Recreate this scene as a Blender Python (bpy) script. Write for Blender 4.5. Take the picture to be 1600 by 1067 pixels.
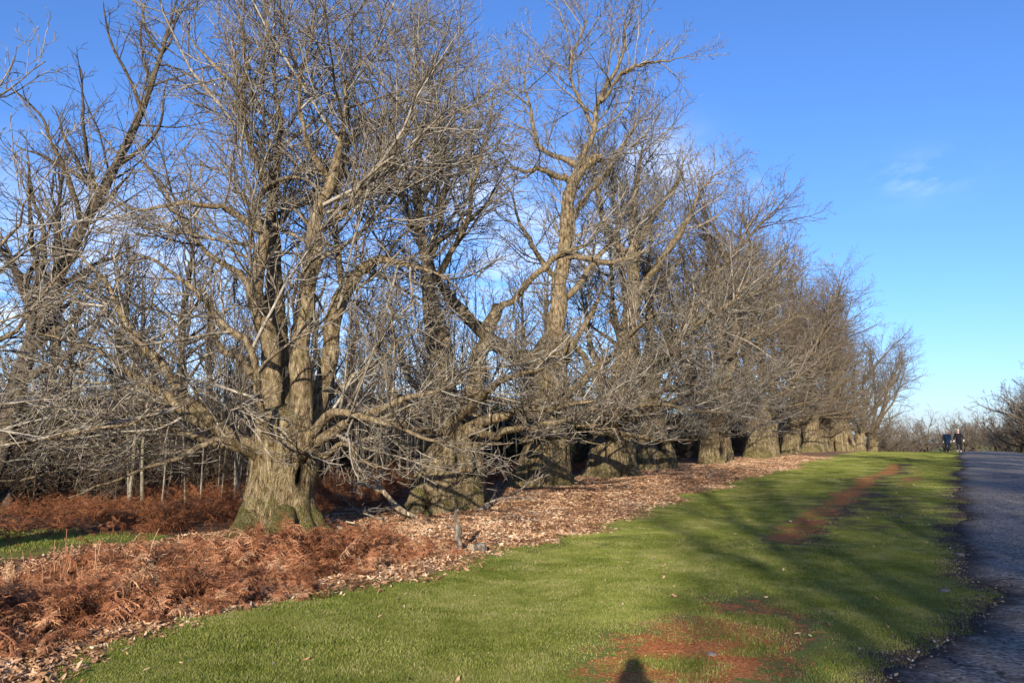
import bpy, math, random
import numpy as np
from mathutils import Vector, noise as mnoise

for o in list(bpy.data.objects): bpy.data.objects.remove(o)
scene = bpy.context.scene
C = scene.collection
rad = math.radians

# ------------------------------------------------------------------ camera, sky, sun, exposure
F_PX, PITCH, EYE = 1220.0, rad(7.3), 1.65
cam_d = bpy.data.cameras.new('camera'); cam = bpy.data.objects.new('camera', cam_d); C.objects.link(cam)
cam.location = (0, 0, EYE); cam.rotation_euler = (math.pi/2 + PITCH, 0, 0)
cam_d.sensor_width = 36; cam_d.lens = F_PX/1600*36; cam_d.clip_start = 0.05; cam_d.clip_end = 6000
scene.camera = cam

SUN_EL, SUN_AZ = rad(15.4), rad(8.2)          # azimuth of the direction the shadows fall, from +Y towards +X
world = bpy.data.worlds.new('World'); scene.world = world; world.use_nodes = True
wn = world.node_tree; wn.nodes.clear()
sky = wn.nodes.new('ShaderNodeTexSky'); sky.sky_type = 'NISHITA'; sky.sun_disc = False
sky.sun_elevation = SUN_EL; sky.sun_rotation = math.pi + SUN_AZ
sky.air_density = 1.0; sky.dust_density = 0.8; sky.ozone_density = 6.0; sky.altitude = 50
bg = wn.nodes.new('ShaderNodeBackground'); bg.inputs['Strength'].default_value = 0.148
wo = wn.nodes.new('ShaderNodeOutputWorld')
# thin cloud wisps over the whole sky, thicker low down, laid on a flat layer overhead
geo = wn.nodes.new('ShaderNodeTexCoord')
sep = wn.nodes.new('ShaderNodeSeparateXYZ'); wn.links.new(geo.outputs['Generated'], sep.inputs[0])
def wmath(op, a, b=None, c=None, clamp=False):
    n = wn.nodes.new('ShaderNodeMath'); n.operation = op; n.use_clamp = clamp
    for i, v in enumerate((a, b, c)):
        if v is None: continue
        if isinstance(v, (int, float)): n.inputs[i].default_value = v
        else: wn.links.new(v, n.inputs[i])
    return n.outputs[0]
zz = wmath('MAXIMUM', sep.outputs[2], 0.02)
zz = wmath('ADD', zz, 0.06)
comb = wn.nodes.new('ShaderNodeCombineXYZ')
wn.links.new(wmath('DIVIDE', sep.outputs[0], zz), comb.inputs[0]); wn.links.new(wmath('DIVIDE', sep.outputs[1], zz), comb.inputs[1])
n1 = wn.nodes.new('ShaderNodeTexNoise'); n1.inputs['Scale'].default_value = 0.55; n1.inputs['Detail'].default_value = 7; n1.inputs['Roughness'].default_value = 0.6
n1.inputs['Distortion'].default_value = 0.4
mp = wn.nodes.new('ShaderNodeMapping'); mp.inputs['Location'].default_value = (3.1, 1.7, 0); mp.inputs['Scale'].default_value = (1.0, 0.8, 1)
wn.links.new(comb.outputs[0], mp.inputs[0]); wn.links.new(mp.outputs[0], n1.inputs['Vector'])
cl = wn.nodes.new('ShaderNodeMapRange'); cl.inputs['From Min'].default_value = 0.40; cl.inputs['From Max'].default_value = 0.75; cl.clamp = True
wn.links.new(n1.outputs['Fac'], cl.inputs['Value'])
def puff(px, py, width, stretch):                  # one thin cloud: where it hangs, how wide, how flat
    xc, yc = (px - 800)/F_PX, (533.5 - py)/F_PX
    d = Vector((xc, math.cos(PITCH) - yc*math.sin(PITCH), math.sin(PITCH) + yc*math.cos(PITCH))).normalized()
    az, el = math.atan2(d.x, d.y), math.asin(d.z)
    a = wmath('ARCTAN2', sep.outputs[0], sep.outputs[1]); e = wmath('ARCSINE', sep.outputs[2])
    da = wmath('DIVIDE', wmath('SUBTRACT', a, az), width); de = wmath('DIVIDE', wmath('SUBTRACT', e, el), width*stretch)
    q = wmath('ADD', wmath('MULTIPLY', da, da), wmath('MULTIPLY', de, de)); return wmath('POWER', 2.718, wmath('MULTIPLY', q, -1.0))
cov = None
for pz in ((1440, 272, .045, .45), (1040, 265, .06, .6), (1200, 300, .03, .6), (680, 330, .12, .6), (500, 600, .3, .35), (850, 380, .12, .6), (120, 430, .2, .5)):
    v_ = puff(*pz); cov = v_ if cov is None else wmath('MAXIMUM', cov, v_)
n1.inputs['Scale'].default_value = 1.6
cfac = wmath('MULTIPLY', wmath('MULTIPLY', cl.outputs[0], cov), 0.85)
mixc = wn.nodes.new('ShaderNodeMixRGB'); mixc.inputs['Color2'].default_value = (7.0, 7.2, 7.6, 1)
hsv = wn.nodes.new('ShaderNodeHueSaturation'); hsv.inputs['Saturation'].default_value = 1.04; hsv.inputs['Value'].default_value = 1.0
tint = wn.nodes.new('ShaderNodeMixRGB'); tint.blend_type = 'MULTIPLY'; tint.inputs['Fac'].default_value = 1; tint.inputs['Color2'].default_value = (1.05, 0.94, 1.04, 1)
wn.links.new(sky.outputs[0], tint.inputs['Color1']); wn.links.new(tint.outputs[0], hsv.inputs['Color'])
wn.links.new(cfac, mixc.inputs['Fac']); wn.links.new(hsv.outputs[0], mixc.inputs['Color1'])
wn.links.new(mixc.outputs[0], bg.inputs['Color']); wn.links.new(bg.outputs[0], wo.inputs[0])

sun_d = bpy.data.lights.new('sun', 'SUN'); sun = bpy.data.objects.new('sun', sun_d); C.objects.link(sun)
sun_d.energy = 5.0; sun_d.angle = rad(0.53); sun_d.color = (1.0, 0.90, 0.74)
Ldir = Vector((math.sin(SUN_AZ)*math.cos(SUN_EL), math.cos(SUN_AZ)*math.cos(SUN_EL), -math.sin(SUN_EL)))
sun.rotation_euler = Ldir.to_track_quat('-Z', 'Y').to_euler()
sun.location = (-5, -30, 30)

vs = scene.view_settings
vs.view_transform = 'Standard'; vs.look = 'None'; vs.gamma = 1; vs.use_curve_mapping = False; vs.exposure = 0.72
scene.render.engine = 'CYCLES'

# ------------------------------------------------------------------ road frame and terrain height
A = rad(29.5); SA, CA = math.sin(A), math.cos(A)     # s runs along the road, t to the left of its left edge
def st(x, y): return x*SA + y*CA, -x*CA + y*SA
def xy(s, t): return s*SA - t*CA, s*CA + t*SA
def sm(a, b, x): u = np.clip((x - a)/(b - a), 0, 1); return u*u*(3 - 2*u)
def hst(s, t):
    s = np.asarray(s, float); t = np.asarray(t, float)
    h = 0.42*sm(13, 24, s) + 0.20*sm(22, 50, s) + 0.16*sm(40, 70, s)
    d = np.clip(s - 72, 0, 400)
    h = h - 0.0006*np.minimum(d, 60)**2 - np.clip(d - 60, 0, 300)*0.004
    und = 0.035*np.sin(0.9*s + 0.6*t) + 0.03*np.sin(1.7*t - 0.55*s + 1.3) + 0.02*np.sin(2.6*s + 1.1*t + .7)
    h = h + und*sm(0.4, 2.0, t)*sm(-1, 3, 60 - s)
    # low bank and hollow left of the verge, mounded litter at the row
    h = h - 0.38*np.exp(-((t - 10.3)/0.9)**2)*sm(8.2, 5.5, s)*sm(-20, -6, s)
    h = h + 0.10*np.exp(-((t - 8.2)/1.3)**2)*sm(80, 60, s)
    h = h - 0.18*sm(13, 19, t)*sm(120, 60, s)
    h = h + 0.10*np.sin(0.23*s + 0.31*t)*sm(14, 22, t)*sm(200, 100, np.hypot(s, t))
    h = h + 0.25*sm(-5, -10, t)
    h = h + 0.16*sm(14.5, 20, t)*sm(13, 8, s)
    return h
def hxy(x, y): s, t = st(np.asarray(x, float), np.asarray(y, float)); return hst(s, t)
H0 = float(hxy(0, 0)); 
def ray(px, py):
    xc, yc = (px - 800)/F_PX, (533.5 - py)/F_PX
    return Vector((xc, math.cos(PITCH) - yc*math.sin(PITCH), math.sin(PITCH) + yc*math.cos(PITCH)))
def at(px, py, Y):                                  # a pixel's direction carried to a given distance Y
    d = ray(px, py); k = Y/d.y
    return Vector((d.x*k, Y, EYE + d.z*k))
def onground(px, py):                               # where a pixel's direction meets the ground
    d = ray(px, py); lo = 2.0
    y = lo
    while y < 140:
        k = y/d.y
        if EYE + d.z*k < float(hxy(d.x*k, y)): break
        y += 0.05
    return Vector((d.x*k, y, float(hxy(d.x*k, y))))
def G(s, t): x, y = xy(s, t); return Vector((x, y, float(hst(s, t))))

# ------------------------------------------------------------------ helpers
def tag(o, label=None, cat=None, group=None, kind=None):
    if label: o['label'] = label
    if cat: o['category'] = cat
    if group: o['group'] = group
    if kind: o['kind'] = kind
    return o
def empty(name, loc=(0, 0, 0), rz=0.0, sc=1.0):
    o = bpy.data.objects.new(name, None); o.empty_display_size = 0.3
    C.objects.link(o); o.location = loc; o.rotation_euler = (0, 0, rz); o.scale = (sc, sc, sc); return o
def mesh_np(name, V, Fq=None, Ft=None, smooth=True):
    V = np.asarray(V, np.float32); me = bpy.data.meshes.new(name)
    nq = 0 if Fq is None else len(Fq); nt = 0 if Ft is None else len(Ft)
    idx = []; starts = []
    if nq: idx.append(np.asarray(Fq, np.int32).ravel()); starts.append(np.arange(nq)*4)
    if nt: idx.append(np.asarray(Ft, np.int32).ravel()); starts.append(nq*4 + np.arange(nt)*3)
    me.vertices.add(len(V)); me.vertices.foreach_set('co', V.ravel())
    li = np.concatenate(idx); ls = np.concatenate(starts)
    me.loops.add(len(li)); me.loops.foreach_set('vertex_index', li)
    me.polygons.add(len(ls)); me.polygons.foreach_set('loop_start', ls.astype(np.int32))
    me.polygons.foreach_set('use_smooth', np.full(len(ls), smooth))
    me.update(calc_edges=True); return me
def obj(name, me, mats, parent=None, link=True):
    o = bpy.data.objects.new(name, me)
    for m in (mats if isinstance(mats, (list, tuple)) else [mats]):
        if m.name not in [x.name for x in me.materials if x]: me.materials.append(m)
    if link: C.objects.link(o)
    if parent: o.parent = parent
    return o
def copy_tree(o, parent=None, loc=None, rz=None, sc=None):
    c = o.copy(); C.objects.link(c); c.parent = parent
    if loc is not None: c.location = loc
    if rz is not None: c.rotation_euler = (0, 0, rz)
    if sc is not None: c.scale = sc if isinstance(sc, tuple) else (sc, sc, sc)
    for ch in list(kids.get(o.name, [])): copy_tree(ch, c)
    return c
kids = {}

# ------------------------------------------------------------------ materials
class NT:
    def __init__(s, name):
        s.m = bpy.data.materials.new(name); s.m.use_nodes = True; s.t = s.m.node_tree
        s.b = s.t.nodes['Principled BSDF']; s.b.inputs['Roughness'].default_value = 0.85
        s.b.inputs['Specular IOR Level'].default_value = 0.08
    def n(s, ty, **kw):
        k = s.t.nodes.new(ty)
        for a, v in kw.items(): setattr(k, a, v)
        return k
    def l(s, a, b): s.t.links.new(a, b)
    def pos(s, obj_=False, scale=(1, 1, 1)):
        if obj_: src = s.n('ShaderNodeTexCoord').outputs['Object']
        else: src = s.n('ShaderNodeNewGeometry').outputs['Position']
        mp = s.n('ShaderNodeMapping'); mp.inputs['Scale'].default_value = scale; s.l(src, mp.inputs[0]); return mp.outputs[0]
    def noise(s, vec, scale, detail=4, rough=0.55, dist=0.0):
        k = s.n('ShaderNodeTexNoise'); k.inputs['Scale'].default_value = scale; k.inputs['Detail'].default_value = detail
        k.inputs['Roughness'].default_value = rough; k.inputs['Distortion'].default_value = dist; s.l(vec, k.inputs['Vector']); return k.outputs['Fac']
    def plates(s, obj_, scale, zs):                 # cracked, upright bark plates
        p = s.pos(obj_, (1, 1, zs)); w = s.n('ShaderNodeTexNoise'); w.inputs['Scale'].default_value = scale*.6; w.inputs['Detail'].default_value = 3; s.l(p, w.inputs['Vector'])
        ad = s.n('ShaderNodeVectorMath', operation='MULTIPLY_ADD'); ad.inputs[1].default_value = (.22, .22, .22); s.l(w.outputs['Color'], ad.inputs[0]); s.l(p, ad.inputs[2])
        v = s.n('ShaderNodeTexVoronoi', feature='DISTANCE_TO_EDGE'); v.inputs['Scale'].default_value = scale; s.l(ad.outputs[0], v.inputs['Vector']); return v.outputs['Distance']
    def ramp(s, fac, stops):
        k = s.n('ShaderNodeValToRGB'); e = k.color_ramp.elements
        while len(e) < len(stops): e.new(0.5)
        for el, (p, c) in zip(e, stops): el.position = p; el.color = (*c, 1)
        s.l(fac, k.inputs[0]); return k.outputs[0]
    def rng(s, v, a, b, c=0, d=1):
        k = s.n('ShaderNodeMapRange'); k.clamp = True
        for nm, x in zip(('From Min', 'From Max', 'To Min', 'To Max'), (a, b, c, d)): k.inputs[nm].default_value = x
        s.l(v, k.inputs['Value']); return k.outputs[0]
    def mix(s, fac, a, b, mode='MIX'):
        k = s.n('ShaderNodeMixRGB', blend_type=mode)
        for i, v in zip(('Fac', 'Color1', 'Color2'), (fac, a, b)):
            if isinstance(v, (int, float)): k.inputs[i].default_value = v
            elif isinstance(v, tuple): k.inputs[i].default_value = (*v, 1)
            else: s.l(v, k.inputs[i])
        return k.outputs[0]
    def math(s, op, a, b=0.0):
        k = s.n('ShaderNodeMath', operation=op)
        for i, v in enumerate((a, b)):
            if isinstance(v, (int, float)): k.inputs[i].default_value = v
            else: s.l(v, k.inputs[i])
        return k.outputs[0]
    def attr(s, name): k = s.n('ShaderNodeAttribute'); k.attribute_name = name; return k.outputs['Fac']
    def col(s, c): s.l(c, s.b.inputs['Base Color'])
    def bump(s, h, strength, dist):
        k = s.n('ShaderNodeBump'); k.inputs['Strength'].default_value = strength; k.inputs['Distance'].default_value = dist
        s.l(h, k.inputs['Height']); s.l(k.outputs[0], s.b.inputs['Normal'])

def mat_bole():
    k = NT('bole_bark'); p = k.pos(True); pv = k.pos(True, (1, 1, 0.28))
    f1 = k.noise(pv, 11, 7, 0.7, 0.8); f2 = k.noise(p, 1.3, 4, 0.6); f3 = k.noise(p, 30, 4, 0.6)
    base = k.ramp(f1, [(0.36, (0.028, 0.02, 0.012)), (0.44, (0.16, 0.115, 0.058)), (0.52, (0.28, 0.215, 0.115)), (0.64, (0.44, 0.365, 0.225))])
    base = k.mix(k.rng(f2, 0.45, 0.7, 0, 0.75), base, (0.17, 0.11, 0.062))
    base = k.mix(k.rng(f3, 0.55, 0.75, 0, 0.5), base, (0.33, 0.29, 0.21))
    z = k.n('ShaderNodeSeparateXYZ'); k.l(k.pos(True), z.inputs[0])
    nz = k.n('ShaderNodeSeparateXYZ'); k.l(k.n('ShaderNodeNewGeometry').outputs['Normal'], nz.inputs[0])
    low = k.rng(z.outputs[2], 1.5, 0.0, 0, 0.45)
    m = k.math('ADD', k.math('ADD', low, k.rng(nz.outputs[2], 0.15, 0.9, 0, 0.45)), k.rng(k.noise(p, 2.6, 5, 0.65), 0.35, 0.75, -0.35, 0.5))
    moss = k.ramp(k.noise(p, 24, 4), [(0.3, (0.07, 0.07, 0.018)), (0.7, (0.165, 0.155, 0.045))])
    base = k.mix(k.rng(m, 0.3, 0.75, 0, 0.85), base, moss)
    plate = k.plates(True, 17.0, .22)
    base = k.mix(k.rng(plate, .08, .0, 0, .28), base, (0.045, 0.032, 0.02))
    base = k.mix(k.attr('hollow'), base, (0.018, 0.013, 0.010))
    k.col(base); k.bump(k.math('ADD', k.math('ADD', f1, k.math('MULTIPLY', f3, 0.5)), k.rng(plate, 0, .22, 0, .3)), 1.0, 0.09); return k.m
def mat_bark(name, dark, mid, light, moss=0.3, isl=False):
    k = NT(name); p = k.pos(False); pv = k.pos(False, (1, 1, 0.35))
    f1 = k.noise(pv, 16, 4, 0.6); f2 = k.noise(p, 2.2, 3)
    oi = k.n('ShaderNodeObjectInfo').outputs['Random']
    base = k.ramp(f1, [(0.36, dark), (0.5, mid), (0.66, light)])
    base = k.mix(k.rng(f2, 0.5, 0.68, 0, moss), base, (0.13, 0.125, 0.04))
    base = k.mix(k.math('MULTIPLY', oi, 0.35), base, mid)
    if isl:
        ri = k.n('ShaderNodeNewGeometry').outputs['Random Per Island']
        base = k.mix(k.rng(ri, .30, .0, 0, .8), base, dark); base = k.mix(k.rng(ri, .6, 1.0, 0, .55), base, light)
    if not isl:
        plate = k.plates(False, 22.0, .22); base = k.mix(k.rng(plate, .08, .0, 0, .25), base, tuple(x*.7 for x in dark))
        k.col(base); k.bump(k.math('ADD', f1, k.rng(plate, 0, .25, 0, .3)), 0.9, 0.04)
    else: k.col(base)
    return k.m
M = {}
M['bole'] = mat_bole()
M['limb'] = mat_bark('limb_bark', (0.055, 0.038, 0.022), (0.205, 0.152, 0.088), (0.36, 0.29, 0.185))
M['twig'] = mat_bark('twig_bark', (0.06, 0.046, 0.032), (0.17, 0.138, 0.098), (0.44, 0.40, 0.33), 0.2, True)
M['farlimb'] = mat_bark('far_limb_bark', (0.045, 0.032, 0.02), (0.13, 0.098, 0.06), (0.22, 0.18, 0.12))
M['fartwig'] = mat_bark('far_twig_bark', (0.05, 0.036, 0.026), (0.115, 0.085, 0.062), (0.27, 0.235, 0.185), 0.15, True)
M['forest'] = mat_bark('forest_bark', (0.03, 0.022, 0.016), (0.08, 0.06, 0.042), (0.15, 0.125, 0.09), .3, True)
M['sapling'] = mat_bark('sapling_bark', (0.09, 0.075, 0.055), (0.24, 0.205, 0.155), (0.40, 0.36, 0.29), 0.3)
M['brush'] = mat_bark('brush_bark', (0.04, 0.03, 0.022), (0.085, 0.062, 0.045), (0.14, 0.11, 0.08), 0.1)
M['deadwood'] = mat_bark('dead_wood', (0.14, 0.10, 0.07), (0.40, 0.31, 0.20), (0.58, 0.49, 0.36), 0.05)
M['greywood'] = mat_bark('grey_dead_wood', (0.07, 0.055, 0.045), (0.21, 0.18, 0.145), (0.40, 0.35, 0.28), 0.1)
def mat_leaf(name, stops, trans=0.25, rough=0.6):
    k = NT(name); oi = k.n('ShaderNodeObjectInfo').outputs['Random']
    nz = k.noise(k.pos(False), 3.0, 3)
    f = k.math('ADD', k.math('MULTIPLY', oi, 0.65), k.math('MULTIPLY', nz, 0.4))
    f = k.math('ADD', f, k.math('MULTIPLY', k.math('SUBTRACT', k.attr('vary'), 0.5), 0.5))
    f = k.math('ADD', f, k.math('MULTIPLY', k.math('SUBTRACT', k.noise(k.pos(False), .8, 6, .75), 0.5), 1.7))
    c = k.ramp(f, stops); k.col(c); k.b.inputs['Roughness'].default_value = rough
    if trans:
        tr = k.n('ShaderNodeBsdfTranslucent'); k.l(c, tr.inputs[0]); mx = k.n('ShaderNodeMixShader'); mx.inputs[0].default_value = trans
        out = k.t.nodes['Material Output']; k.l(k.b.outputs[0], mx.inputs[1]); k.l(tr.outputs[0], mx.inputs[2]); k.l(mx.outputs[0], out.inputs[0])
    return k.m
M['bracken'] = mat_leaf('dead_bracken', [(0.1, (0.11, 0.045, 0.022)), (0.4, (0.32, 0.132, 0.064)), (0.7, (0.50, 0.24, 0.125)), (0.97, (0.62, 0.42, 0.25))])
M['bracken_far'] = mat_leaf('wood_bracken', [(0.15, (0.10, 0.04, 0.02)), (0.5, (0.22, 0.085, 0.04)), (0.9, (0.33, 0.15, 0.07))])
M['dryleaf'] = mat_leaf('dry_leaf', [(0.15, (0.11, 0.055, 0.028)), (0.42, (0.35, 0.19, 0.10)), (0.7, (0.52, 0.33, 0.20)), (0.97, (0.66, 0.52, 0.36))], 0.15)
M['grass'] = mat_leaf('grass_blade', [(0.1, (0.10, 0.125, 0.020)), (0.45, (0.21, 0.245, 0.048)), (0.75, (0.30, 0.31, 0.085)), (0.97, (0.43, 0.37, 0.17))], 0.35, 0.5)
M['holly'] = mat_leaf('evergreen_leaf', [(0.1, (0.012, 0.020, 0.008)), (0.6, (0.03, 0.048, 0.016)), (0.95, (0.06, 0.08, 0.03))], 0.1, 0.45)

def mat_ground():
    k = NT('ground_soil'); p = k.pos()
    fine = k.noise(p, 38, 6, 0.7); med = k.noise(p, 4.5, 5, 0.6); big = k.noise(p, 0.55, 4, 0.6); speck = k.noise(p, 120, 3, 0.6)
    g = k.ramp(fine, [(0.25, (0.07, 0.08, 0.018)), (0.5, (0.17, 0.19, 0.045)), (0.75, (0.27, 0.27, 0.085))])
    g = k.mix(k.rng(med, 0.45, 0.75, 0, 0.55), g, (0.21, 0.20, 0.06))
    g = k.mix(k.rng(big, 0.5, 0.7, 0, 0.4), g, (0.14, 0.185, 0.032))
    lit = k.ramp(speck, [(0.25, (0.10, 0.05, 0.028)), (0.45, (0.26, 0.145, 0.08)), (0.6, (0.38, 0.235, 0.145)), (0.78, (0.55, 0.40, 0.28))])
    lit = k.mix(k.rng(k.noise(p, 2.2, 5, 0.7), 0.5, 0.7, 0, 0.7), lit, (0.14, 0.075, 0.042))
    red = k.ramp(fine, [(0.3, (0.12, 0.04, 0.02)), (0.48, (0.42, 0.145, 0.048)), (0.68, (0.66, 0.29, 0.12))])
    dark = k.ramp(fine, [(0.2, (0.045, 0.03, 0.022)), (0.55, (0.115, 0.075, 0.05)), (0.8, (0.19, 0.13, 0.09))])
    wood = k.ramp(fine, [(0.2, (0.045, 0.028, 0.018)), (0.5, (0.12, 0.065, 0.038)), (0.8, (0.24, 0.14, 0.085))])
    rag = k.math('SUBTRACT', k.math('ADD', k.math('ADD', k.math('MULTIPLY', fine, 0.6), k.math('MULTIPLY', med, 0.6)), k.math('MULTIPLY', k.noise(p, 13, 4, .7), 0.5)), 0.85)
    def mask(name, w=0.9): return k.rng(k.math('ADD', k.attr(name), k.math('MULTIPLY', k.math('MULTIPLY', rag, k.rng(k.attr(name), 0.02, 0.2)), w)), 0.36, 0.6)
    c = g
    c = k.mix(mask('worn', 2.6), c, dark)
    c = k.mix(mask('clay', 3.0), c, red)
    c = k.mix(mask('wood', 0.9), c, wood)
    c = k.mix(mask('litter', 0.8), c, lit)
    k.col(c); k.bump(k.math('ADD', fine, k.math('MULTIPLY', med, 0.8)), 0.7, 0.06); k.b.inputs['Roughness'].default_value = 0.95
    return k.m
M['ground'] = mat_ground()
def mat_road():
    k = NT('asphalt'); p = k.pos(); fine = k.noise(p, 30, 7, 0.85); med = k.noise(p, 3.0, 6, 0.7); big = k.noise(p, 0.5, 3, 0.6)
    v = k.n('ShaderNodeTexVoronoi'); v.inputs['Scale'].default_value = 55; k.l(p, v.inputs['Vector'])
    c = k.ramp(fine, [(0.38, (0.04, 0.034, 0.032)), (0.5, (0.24, 0.205, 0.17)), (0.66, (0.50, 0.44, 0.375))])
    c = k.mix(k.rng(med, 0.42, 0.7, 0, 0.7), c, (0.32, 0.275, 0.23))
    c = k.mix(k.rng(big, 0.5, 0.65, 0, 0.55), c, (0.17, 0.145, 0.13))
    ck = k.n('ShaderNodeTexVoronoi', feature='DISTANCE_TO_EDGE'); ck.inputs['Scale'].default_value = 1.1; wv = k.n('ShaderNodeTexNoise'); wv.inputs['Scale'].default_value = 3; wv.inputs['Detail'].default_value = 5; k.l(p, wv.inputs['Vector'])
    wa = k.n('ShaderNodeVectorMath', operation='MULTIPLY_ADD'); wa.inputs[1].default_value = (.6, .6, .6); k.l(wv.outputs['Color'], wa.inputs[0]); k.l(p, wa.inputs[2]); k.l(wa.outputs[0], ck.inputs['Vector'])
    crack = k.rng(ck.outputs['Distance'], .012, .03, 1, 0)
    chips = k.n('ShaderNodeTexVoronoi'); chips.inputs['Scale'].default_value = 34; k.l(p, chips.inputs['Vector']); cs = k.n('ShaderNodeSeparateXYZ'); k.l(chips.outputs['Color'], cs.inputs[0])
    c = k.mix(k.rng(cs.outputs[0], .72, .95, 0, .7), c, (0.50, 0.45, 0.40)); c = k.mix(k.rng(cs.outputs[1], .62, .95, 0, .75), c, (0.035, 0.03, 0.027))
    c = k.mix(k.math('MULTIPLY', crack, k.rng(big, .45, .6)), c, (0.03, 0.026, 0.022))
    edge = k.rng(k.math('ADD', k.attr('edge'), k.math('MULTIPLY', k.math('SUBTRACT', med, 0.5), 1.0)), 0.35, 0.8)
    c = k.mix(edge, c, k.ramp(fine, [(0.3, (0.03, 0.024, 0.02)), (0.7, (0.10, 0.075, 0.06))]))
    st_ = k.rng(v.outputs['Distance'], 0.0, 0.28, 1, 0)
    c = k.mix(k.math('MULTIPLY', st_, 0.35), c, (0.30, 0.26, 0.24))
    k.col(c); k.bump(k.math('ADD', fine, k.math('MULTIPLY', med, 0.9)), 0.7, 0.035); k.b.inputs['Roughness'].default_value = 0.95
    return k.m
M['road'] = mat_road()

# ------------------------------------------------------------------ ground sheet and road
def axis_s():
    return np.concatenate([-np.geomspace(2500, 14, 22), np.arange(-12, 2, 0.5), np.arange(2, 20, 0.11), np.arange(20, 46, 0.28),
                           np.arange(46, 110, 1.0), np.geomspace(110, 3000, 30)])
def axis_t():
    return np.concatenate([-np.geomspace(2500, 14, 20), np.arange(-12, -2, 0.5), np.arange(-2, 12.5, 0.11), np.arange(12.5, 30, 0.4), np.geomspace(30, 2500, 34)])
S_, T_ = np.meshgrid(axis_s(), axis_t(), indexing='ij')
ns_, nt_ = S_.shape
X_, Y_ = xy(S_, T_); Z_ = hst(S_, T_)
idx = np.arange(ns_*nt_).reshape(ns_, nt_)
Fq = np.stack([idx[:-1, :-1], idx[1:, :-1], idx[1:, 1:], idx[:-1, 1:]], -1).reshape(-1, 4)[:, ::-1]
Fq = Fq[:, ::-1]
gm = mesh_np('ground', np.stack([X_, Y_, Z_], -1).reshape(-1, 3), Fq)
def wob(s, t, k=1.0): return k*(0.5*np.sin(1.3*s + .4) + 0.35*np.sin(2.9*s + 1.9 + t) + 0.25*np.sin(5.3*s - 2*t) + .2*np.sin(0.43*s + 2))
def edge_t(s): return 6.0 + 0.30*wob(np.asarray(s, float), 0) + 0.9*sm(25, 60, np.asarray(s, float)) - 0.35*sm(5, 2, np.asarray(s, float))
def nz1(s):
    sh = np.shape(s); u, inv = np.unique(np.round(np.ravel(s), 2), return_inverse=True)
    v = np.array([0.30*mnoise.noise(Vector((a*.45, 3.7, 0))) + .16*mnoise.noise(Vector((a*1.3, 7.7, 0))) + .10*mnoise.noise(Vector((a*3.7, 1.7, 0))) + .06*mnoise.noise(Vector((a*9.0, 2.2, 0))) for a in u]); return v[inv].reshape(sh)
def road_edge(s):
    s = np.asarray(s, float)
    return 0.02 + nz1(s) + 0.42*np.exp(-((s - 6.0)/1.6)**2) - 0.18*np.exp(-((s - 10.5)/1.8)**2)
def gau(x, w): return np.exp(-(x/w)**2)
def m_clay(s, t):
    a = gau(s - 6.4, 2.0)*gau(t - 1.85 - .05*wob(s, t), 0.66)*0.98
    b = gau(t - 2.55 - 0.12*np.sin(.5*s), 0.40)*sm(13.0, 14.2, s)*sm(22, 15, s)*0.9
    c = gau(t - 2.5 - 0.12*np.sin(.5*s), 0.36)*sm(17, 20, s)*sm(44, 38, s)*0.8
    d = gau(t - 1.35, 0.4)*sm(22, 26, s)*sm(40, 30, s)*0.5
    return np.clip(np.maximum.reduce([a, b, c, d]), 0, 1)
def m_worn(s, t):
    a = gau(s - 7.0, 2.3)*gau(t - 1.8, 0.95)*0.75
    b = gau(t - 2.2 - 0.12*np.sin(.5*s), 0.85)*sm(11, 14, s)*sm(48, 40, s)*0.7
    c = gau(s - 18.5, 4.5)*gau(t - 1.35, .85)*0.72
    e = gau(t - road_edge(s) - .05, 0.38)*0.95
    f = gau(s - 11.2, 1.2)*gau(t - 5.7, .5)*.5
    return np.clip(np.maximum.reduce([a, b, c, e, f]), 0, 1)
def m_wood(s, t):
    w = sm(10.6, 11.8, t + 0.5*wob(s*.4, t))
    glade = sm(11.3, 12.2, t)*sm(17.6, 16.6, t + .3*np.sin(1.3*s))*sm(9.8, 8.6, s + 0.4*np.sin(1.9*t)) + sm(19.6, 20.4, t)*sm(23.8, 22.8, t)*sm(14.5, 12.5, s + .5*np.sin(2*t))
    return np.clip(w*(1 - 0.62*glade), 0, 1)  # glade stays part brown: its shade is put into the ground colour
def m_litter(s, t): return sm(-0.35, 0.35, t - edge_t(s))*sm(12.4, 11.2, t + 0.4*wob(s*.7, t))*sm(150, 100, s)
for nm, fn in (('clay', m_clay), ('worn', m_worn), ('wood', m_wood), ('litter', m_litter)):
    a = gm.attributes.new(nm, 'FLOAT', 'POINT'); a.data.foreach_set('value', fn(S_, T_).ravel().astype(np.float32))
tag(obj('ground', gm, M['ground']), kind='structure')

rs = np.concatenate([np.arange(-60, 2, 1.0), np.arange(2, 22, 0.08), np.arange(22, 60, .25), np.arange(60, 120, 1.0), np.geomspace(120, 900, 14)])
rt = np.array([0, 0.03, 0.1, 0.2, 0.35, 0.55, 0.8, 1.2, 1.7, 2.3, 3.0, 3.6, 4.0, 4.2, 4.23])
RS, RT = np.meshgrid(rs, rt, indexing='ij')
TT = road_edge(RS) - RT*(1.0) + 0.0
TT[:, -2:] += (0.12*np.sin(.8*rs))[:, None]
RZ = hst(RS, TT) + 0.010 + 0.028*sm(0.0, .5, RT)*sm(4.2, 3.7, RT) + 0.05*sm(0, 2.1, RT)*sm(4.2, 2.1, RT) - 0.012*np.sin(3.1*RS + 2.2*RT)*np.sin(2.3*RT*2)*sm(0.1, .5, RT)*sm(4.2, 3.8, RT)
RZ[:, 0] -= 0.06; RZ[:, -1] -= 0.06
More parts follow.
